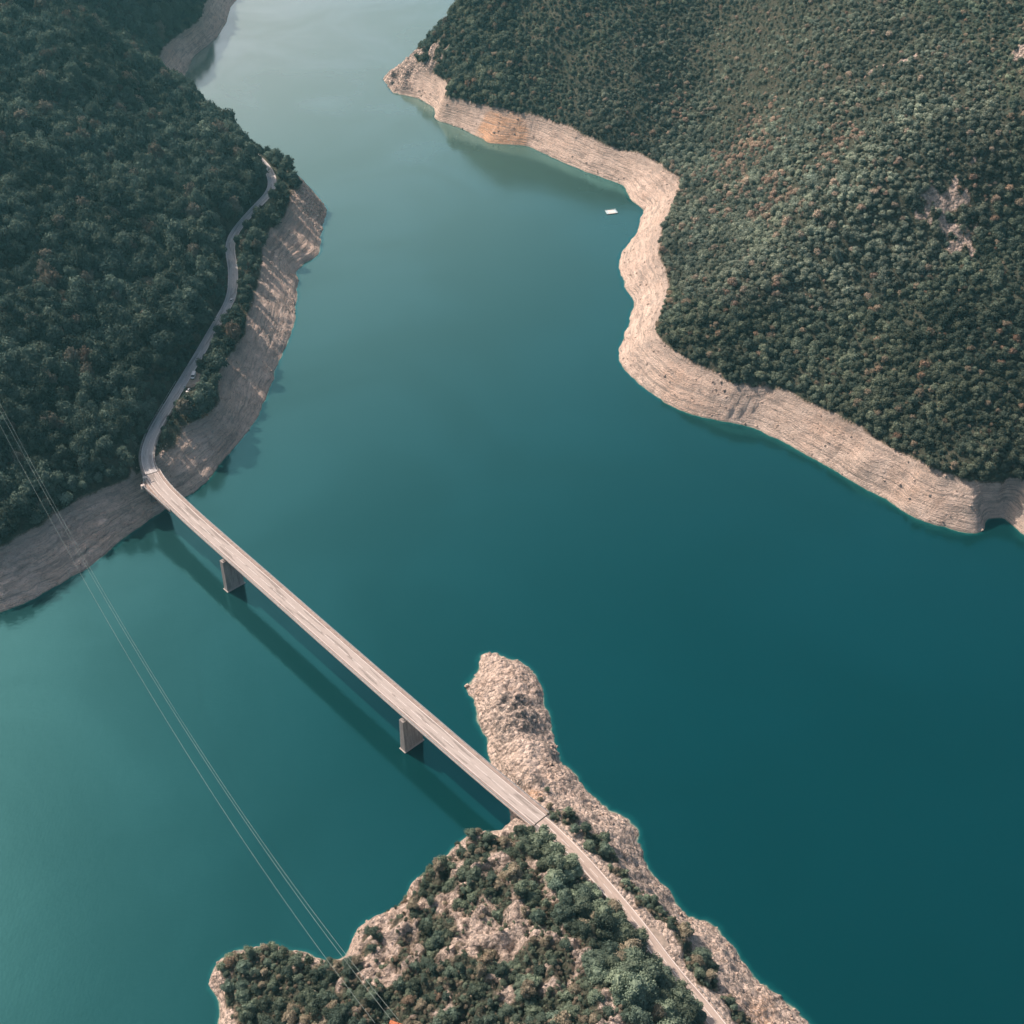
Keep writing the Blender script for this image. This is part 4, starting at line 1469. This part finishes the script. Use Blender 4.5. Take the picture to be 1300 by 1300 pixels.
protos = bpy.data.collections.new("tree_prototypes")      # not linked to the scene
NPROTO = 7
for k in range(NPROTO):
    rnd = random.Random(k)
    h = rnd.uniform(4.2, 5.6); r = rnd.uniform(2.2, 2.9)
    v, f = crown_geo(50 + k, h, r, rnd.randint(5, 9), 0.34, 620)
    tb = trunk_geo(h, 0.16)
    nf = len(f)
    b = len(v)
    v = v + tb.v; f = f + [tuple(b + i for i in q_) for q_ in tb.f]
    o = mesh_obj("woodland_tree_%d" % k, v, f, M_leafI, link=False)
    o.data.materials.append(M_bark)
    o.data.polygons.foreach_set('material_index', [0] * nf + [1] * len(tb.f))
    protos.objects.link(o)
rocks_c = bpy.data.collections.new("rock_prototypes")
for k in range(5):
    rnd = random.Random(900 + k)
    bm = bmesh.new(); bmesh.ops.create_icosphere(bm, subdivisions=2, radius=1)
    for v in bm.verts:
        v.co *= rnd.uniform(0.7, 1.15); v.co.z *= 0.7
    me_ = bpy.data.meshes.new("boulder"); bm.to_mesh(me_); bm.free(); me_.materials.append(M_rock)
    rocks_c.objects.link(bpy.data.objects.new("boulder_%d" % k, me_))


def scatter_group(coll, name, nproto):
    ng = bpy.data.node_groups.new(name, 'GeometryNodeTree')
    ng.interface.new_socket(name="Geometry", in_out='INPUT', socket_type='NodeSocketGeometry')
    ng.interface.new_socket(name="Geometry", in_out='OUTPUT', socket_type='NodeSocketGeometry')
    gi = ng.nodes.new('NodeGroupInput'); go = ng.nodes.new('NodeGroupOutput')
    ci = ng.nodes.new('GeometryNodeCollectionInfo'); ci.inputs['Collection'].default_value = coll
    ci.inputs['Separate Children'].default_value = True; ci.inputs['Reset Children'].default_value = True
    ip = ng.nodes.new('GeometryNodeInstanceOnPoints'); ip.inputs['Pick Instance'].default_value = True
    def na(nm, typ):
        n_ = ng.nodes.new('GeometryNodeInputNamedAttribute'); n_.data_type = typ; n_.inputs['Name'].default_value = nm
        return n_.outputs['Attribute']
    L = ng.links.new
    L(gi.outputs[0], ip.inputs['Points']); L(ci.outputs[0], ip.inputs['Instance'])
    L(na('pick', 'INT'), ip.inputs['Instance Index'])
    L(na('turn', 'FLOAT_VECTOR'), ip.inputs['Rotation'])
    L(na('size', 'FLOAT_VECTOR'), ip.inputs['Scale'])
    L(ip.outputs[0], go.inputs[0])
    return ng


NG_tree = scatter_group(protos, "scatter_trees", NPROTO)
NG_rock = scatter_group(rocks_c, "scatter_rocks", 5)


def scatter_obj(name, X, Y, Zp, pick, turn, size, tint, ng):
    me_ = bpy.data.meshes.new(name)
    me_.vertices.add(len(X))
    me_.vertices.foreach_set('co', np.stack([X, Y, Zp], 1).astype(np.float32).ravel())
    at = me_.attributes.new('pick', 'INT', 'POINT'); at.data.foreach_set('value', pick.astype(np.int32))
    at = me_.attributes.new('turn', 'FLOAT_VECTOR', 'POINT'); at.data.foreach_set('vector', turn.astype(np.float32).ravel())
    at = me_.attributes.new('size', 'FLOAT_VECTOR', 'POINT'); at.data.foreach_set('vector', size.astype(np.float32).ravel())
    at = me_.attributes.new('tint', 'FLOAT_COLOR', 'POINT'); at.data.foreach_set('color', np.c_[tint, np.ones(len(X))].astype(np.float32).ravel())
    me_.update()
    o = bpy.data.objects.new(name, me_); COL.objects.link(o)
    md = o.modifiers.new("scatter", 'NODES'); md.node_group = ng
    return o


# candidates on a jittered grid
SP = 2.85
cx = np.arange(-555, 695, SP); cy = np.arange(215, 1595, SP)
tx, ty = np.meshgrid(cx, cy)
tx = (tx + RNG.uniform(-0.48, 0.48, tx.shape) * SP).ravel(); ty = (ty + RNG.uniform(-0.48, 0.48, ty.shape) * SP).ravel()
tz = hgt(tx, ty); tv = vegs(tx, ty)
px, py, _ = project(tx, ty, tz)
vis = (px > -90) & (px < 1390) & (py > -120) & (py < 1390)
onprom = (proms(tx, ty) > 0.5)
prob = np.clip((tv - 0.25) * 2.2, 0, 1)
thin = 0.98 - 0.20 * sstep(0.15, 0.6, fbm(tx, ty, 35, 3, 0.6, 5))
prob = prob * np.where(onprom, 0.58, thin * np.where(tx < -110, 0.50, 0.95))
# sparse strays near the rocks of the peninsula and in outcrops
stray = onprom & (tz > 15) & (tv < 0.3) & (RNG.random(tx.shape) < 0.05) & (sampler(Dd)(tx, ty) > 6)
rd_c = sampler(Dd)(tx, ty); dk_c = sampler(d)(tx, ty); sd_c = sampler(SIDE)(tx, ty)
size0 = 0.55 + 1.15 * RNG.random(tx.shape) ** 2.2
near = (tx < -100) & (rd_c < 15)
lakeside = near & (sd_c < 0)
size0 = np.where(lakeside, size0 * 0.62, size0)
dark_c = darks(tx, ty)
est = np.where(onprom, size0 * (0.86 + 0.5 * dark_c), size0)
clear = (rd_c > 3.4 + 2.0 * est + np.where(lakeside, 0.8, 0)) & (dk_c > 6.0 + 2.6 * est)
for (a_, b_, r_) in ((246, 478, 8.5), (239, 497, 7.5), (240, 505, 7.5), (247, 492, 7.5), (252, 480, 8.5), (238, 513, 5.5), (233, 494, 5.5), (292, 381, 6.0), (252, 486, 5.0), (243, 490, 5.5)):
    c_ = P(a_, b_, 26)
    clear &= np.hypot(tx - c_[0], ty - c_[1]) > r_
sel = vis & clear & ((RNG.random(tx.shape) < prob) | stray) & (tz > 2.5)
tx, ty, tz, onp, px, py = tx[sel], ty[sel], tz[sel], onprom[sel], px[sel], py[sel]
nT = len(tx)
dk = darks(tx, ty); sdv = sides(tx, ty)
size = size0[sel]
size *= 1 + 0.22 * fbm(tx, ty, 30, 2, 0.5, 3)
leftm = sstep(-130, -200, tx) * (1 - onp)
size *= 1 + 0.25 * leftm
size = np.where(onp, size * (0.78 + 0.50 * dk) , size * np.where(tx > 0, 0.84, 1.0) * (1 - 0.28 * sstep(340, 60, py) * (tx > 0)))
# trees right at the tree line are smaller
# tint
g1 = np.array([0.112, 0.148, 0.114]); g2 = np.array([0.182, 0.219, 0.160]); g3 = np.array([0.066, 0.096, 0.083])
rust = np.array([0.40, 0.215, 0.155]); tan = np.array([0.29, 0.255, 0.195])
u = RNG.random(nT)[:, None]; w = np.clip(0.5 + 0.9 * fbm(tx, ty, 28, 3, 0.6, 4) + 0.35 * RNG.normal(size=nT), 0, 1)[:, None]
tint = g3 * (1 - w) + g2 * w
tint = tint * 0.6 + g1 * 0.4
tint *= (0.62 + 0.75 * u)
tint *= (1 + 0.55 * fbm(tx, ty, 55, 3, 0.6, 7) + 0.25 * fbm(tx, ty, 16, 2, 0.6, 1))[:, None]
rz_ = sstep(0.0, 0.45, fbm(tx, ty, 42, 4, 0.65, 6)) * np.exp(-(((px - 1010) / 220) ** 2 + ((py - 210) / 170) ** 2)) \
    + 0.08 * sstep(0.1, 0.4, fbm(tx, ty, 30, 3, 0.6, 1)) + 0.01
isr = (RNG.random(nT) < rz_ * 0.5)
tint[isr] = (rust * 0.38 + tan * 0.18 + tint[isr] * 0.5) * RNG.uniform(0.75, 1.2, (isr.sum(), 1))
ist = (RNG.random(nT) < np.where(onp & (dk < 0.4), 0.15, 0.05)) & ~isr
tint[ist] = tan * RNG.uniform(0.6, 1.05, (ist.sum(), 1))
# sunlight painted into the crown tint: paler on the lit hillside
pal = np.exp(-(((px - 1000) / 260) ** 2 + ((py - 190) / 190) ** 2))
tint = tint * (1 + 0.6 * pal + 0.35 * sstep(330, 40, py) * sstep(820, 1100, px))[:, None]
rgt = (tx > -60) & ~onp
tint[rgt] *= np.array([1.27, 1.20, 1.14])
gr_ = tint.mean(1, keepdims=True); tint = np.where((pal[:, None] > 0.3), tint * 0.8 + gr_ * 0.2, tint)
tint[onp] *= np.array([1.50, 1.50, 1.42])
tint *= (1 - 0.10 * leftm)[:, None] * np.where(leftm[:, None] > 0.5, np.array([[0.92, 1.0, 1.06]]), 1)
size *= 1 + 0.22 * leftm
sc3 = np.stack([size, size, size * RNG.uniform(0.8, 1.15, nT) * (1 + leftm * RNG.uniform(0, 0.55, nT))], 1)
turn = np.stack([RNG.uniform(-.1, .1, nT), RNG.uniform(-.1, .1, nT), RNG.uniform(0, 6.28, nT)], 1)
pick = RNG.integers(0, NPROTO, nT)

# fine low bushes on the peninsula
sx_, sy_ = np.meshgrid(np.arange(-150, 150, 1.75), np.arange(215, 470, 1.75))
sx_ = (sx_ + RNG.uniform(-.8, .8, sx_.shape)).ravel(); sy_ = (sy_ + RNG.uniform(-.8, .8, sy_.shape)).ravel()
szv = hgt(sx_, sy_)
pr_ = np.clip(sampler(soil)(sx_, sy_) * 0.55 + vegs(sx_, sy_) * 0.35 + sides(sx_, sy_) * 0.4, 0, 0.8) * (proms(sx_, sy_) > 0.5)
ok_ = (RNG.random(len(sx_)) < pr_) & (szv > 6) & (sampler(Dd)(sx_, sy_) > 4.6) & (sampler(d)(sx_, sy_) > 7)
sx_, sy_, szv = sx_[ok_], sy_[ok_], szv[ok_]
nS = len(sx_)
s_sz = 0.16 + 0.30 * RNG.random(nS) ** 1.5
s_t = np.array([0.20, 0.235, 0.165]) * RNG.uniform(0.6, 1.25, (nS, 1))
kk = RNG.random(nS) < 0.3
s_t[kk] = np.array([0.34, 0.285, 0.21]) * RNG.uniform(0.7, 1.1, (kk.sum(), 1))
fine_scrub = (sx_, sy_, szv - 0.15, RNG.integers(0, NPROTO, nS), np.stack([RNG.uniform(-.2, .2, nS), RNG.uniform(-.2, .2, nS), RNG.uniform(0, 6.28, nS)], 1),
              np.stack([s_sz, s_sz, s_sz * RNG.uniform(.7, 1.1, nS)], 1), s_t)

# 300 nearest, largest: individuals
inframe = (px > 0) & (px < 1300) & (py > 0) & (py < 1300)
dist = np.sqrt(tx ** 2 + ty ** 2 + (CAM_H - tz) ** 2)
show = np.where(inframe & onp, size / dist, 0)
order = np.argsort(-show)[:300]
ind = np.zeros(nT, bool); ind[order] = True
st = ~ind
leftb = (tx < -100) & ~onp
rightb = ~leftb & ~onp
for nm, m_, lb in (("forest", st & rightb, "dense green and rust coloured woodland covering the right hillside"),
                   ("forest", st & leftb, "dense dark woodland covering the shaded left hillside"),
                   ("scrub", st & onp, "low bushes and small trees scattered over the rocky peninsula")):
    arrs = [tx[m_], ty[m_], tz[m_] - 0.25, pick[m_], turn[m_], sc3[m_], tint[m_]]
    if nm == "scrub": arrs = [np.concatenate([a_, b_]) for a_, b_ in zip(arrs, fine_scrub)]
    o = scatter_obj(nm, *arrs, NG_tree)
    tag(o, lb, "forest" if nm == "forest" else "scrub", kind="stuff")
    print(nm, int(m_.sum()))

crowns = []
trunks = []
for k in range(6):
    rnd = random.Random(70 + k)
    h = rnd.uniform(4.4, 5.6); r = rnd.uniform(2.3, 2.9)
    v, f = crown_geo(300 + k, h, r, rnd.randint(12, 16), 0.21, 2000, lk=0.72)
    crowns.append(mesh_obj("crown", v, f, M_leafO, link=False))
    trunks.append(trunk_geo(h, 0.17).build("trunk", M_bark, link=False))
kinds = {
    ('ridge', 'dark'): ("dark green tree packed in the shaded wood above the peninsula road", "shaded wood above the peninsula road, dark green"),
    ('ridge', 'pale'): ("pale green tree packed in the shaded wood above the peninsula road", "shaded wood above the peninsula road, pale green"),
    ('ridge', 'brown'): ("brownish tree packed in the shaded wood above the peninsula road", "shaded wood above the peninsula road, brownish"),
    ('side', 'dark'): ("dark green bush between the peninsula road and the bare lake shore", "bushes between peninsula road and shore, dark green"),
    ('side', 'pale'): ("pale green bush between the peninsula road and the bare lake shore", "bushes between peninsula road and shore, pale green"),
    ('side', 'brown'): ("brownish bush between the peninsula road and the bare lake shore", "bushes between peninsula road and shore, brownish"),
    ('scrub', 'dark'): ("dark green tree on the sunlit rocky slope left of the ridge", "trees on the sunlit rocky slope, dark green"),
    ('scrub', 'pale'): ("pale green tree on the sunlit rocky slope left of the ridge", "trees on the sunlit rocky slope, pale green"),
    ('scrub', 'brown'): ("brownish tree on the sunlit rocky slope left of the ridge", "trees on the sunlit rocky slope, brownish"),
}
for i in order:
    k = int(pick[i]) % 6
    root = empty("tree", (tx[i], ty[i], tz[i] - 0.25), float(turn[i, 2]))
    root.scale = tuple(float(a_) for a_ in sc3[i])
    zone = 'side' if sdv[i] > max(dk[i], 0.2) else ('ridge' if dk[i] > 0.4 else 'scrub')
    c_ = tint[i]
    shade = 'brown' if c_[0] > c_[1] * 0.98 else ('dark' if c_[1] < 0.24 else 'pale')
    lb, gp = kinds[(zone, shade)]
    tag(root, lb, "bush" if zone == 'side' else "tree", gp)
    for src in (crowns[k], trunks[k]):
        c = src.copy(); COL.objects.link(c); c.parent = root
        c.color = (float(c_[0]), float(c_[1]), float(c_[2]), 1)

# ------------------------------------------------------------------ loose rocks
nR = 26000
rx = RNG.uniform(-500, 600, nR * 6); ry = RNG.uniform(230, 1300, nR * 6)
rzv = hgt(rx, ry)
rp, rq, _ = project(rx, ry, rzv)
onP = proms(rx, ry) > 0.5
ok = (rp > -40) & (rp < 1340) & (rq > -20) & (rq < 1340) & (rzv > 0.0) & (vegs(rx, ry) < 0.5) & (sampler(Dd)(rx, ry) > 5.5) & \
     ((onP & (RNG.random(len(rx)) < 0.12 + 0.75 * sstep(0.0, 0.4, fbm(rx, ry, 12, 3, 0.6, 3)))) | (~onP & (rzv < 23) & (RNG.random(len(rx)) < 0.30 + 0.5 * sstep(0, .5, fbm(rx, ry, 25, 3, 0.6, 2)))))
rx, ry, rzv, onP = rx[ok], ry[ok], rzv[ok], onP[ok]
nr_ = len(rx)
rs = 0.22 + 1.1 * RNG.random(nr_) ** 5
rs = np.where(onP, rs * 1.15, rs)
o = scatter_obj("rubble", rx, ry, rzv + 0.02, RNG.integers(0, 5, nr_), RNG.uniform(0, 6.28, (nr_, 3)),
                np.stack([rs, rs * RNG.uniform(.7, 1.2, nr_), rs * RNG.uniform(.6, 1.1, nr_)], 1), np.ones((nr_, 3)), NG_rock)
tag(o, "loose pale boulders and rubble strewn over the bare shore", "rubble", kind="stuff")
print("rocks", nr_)
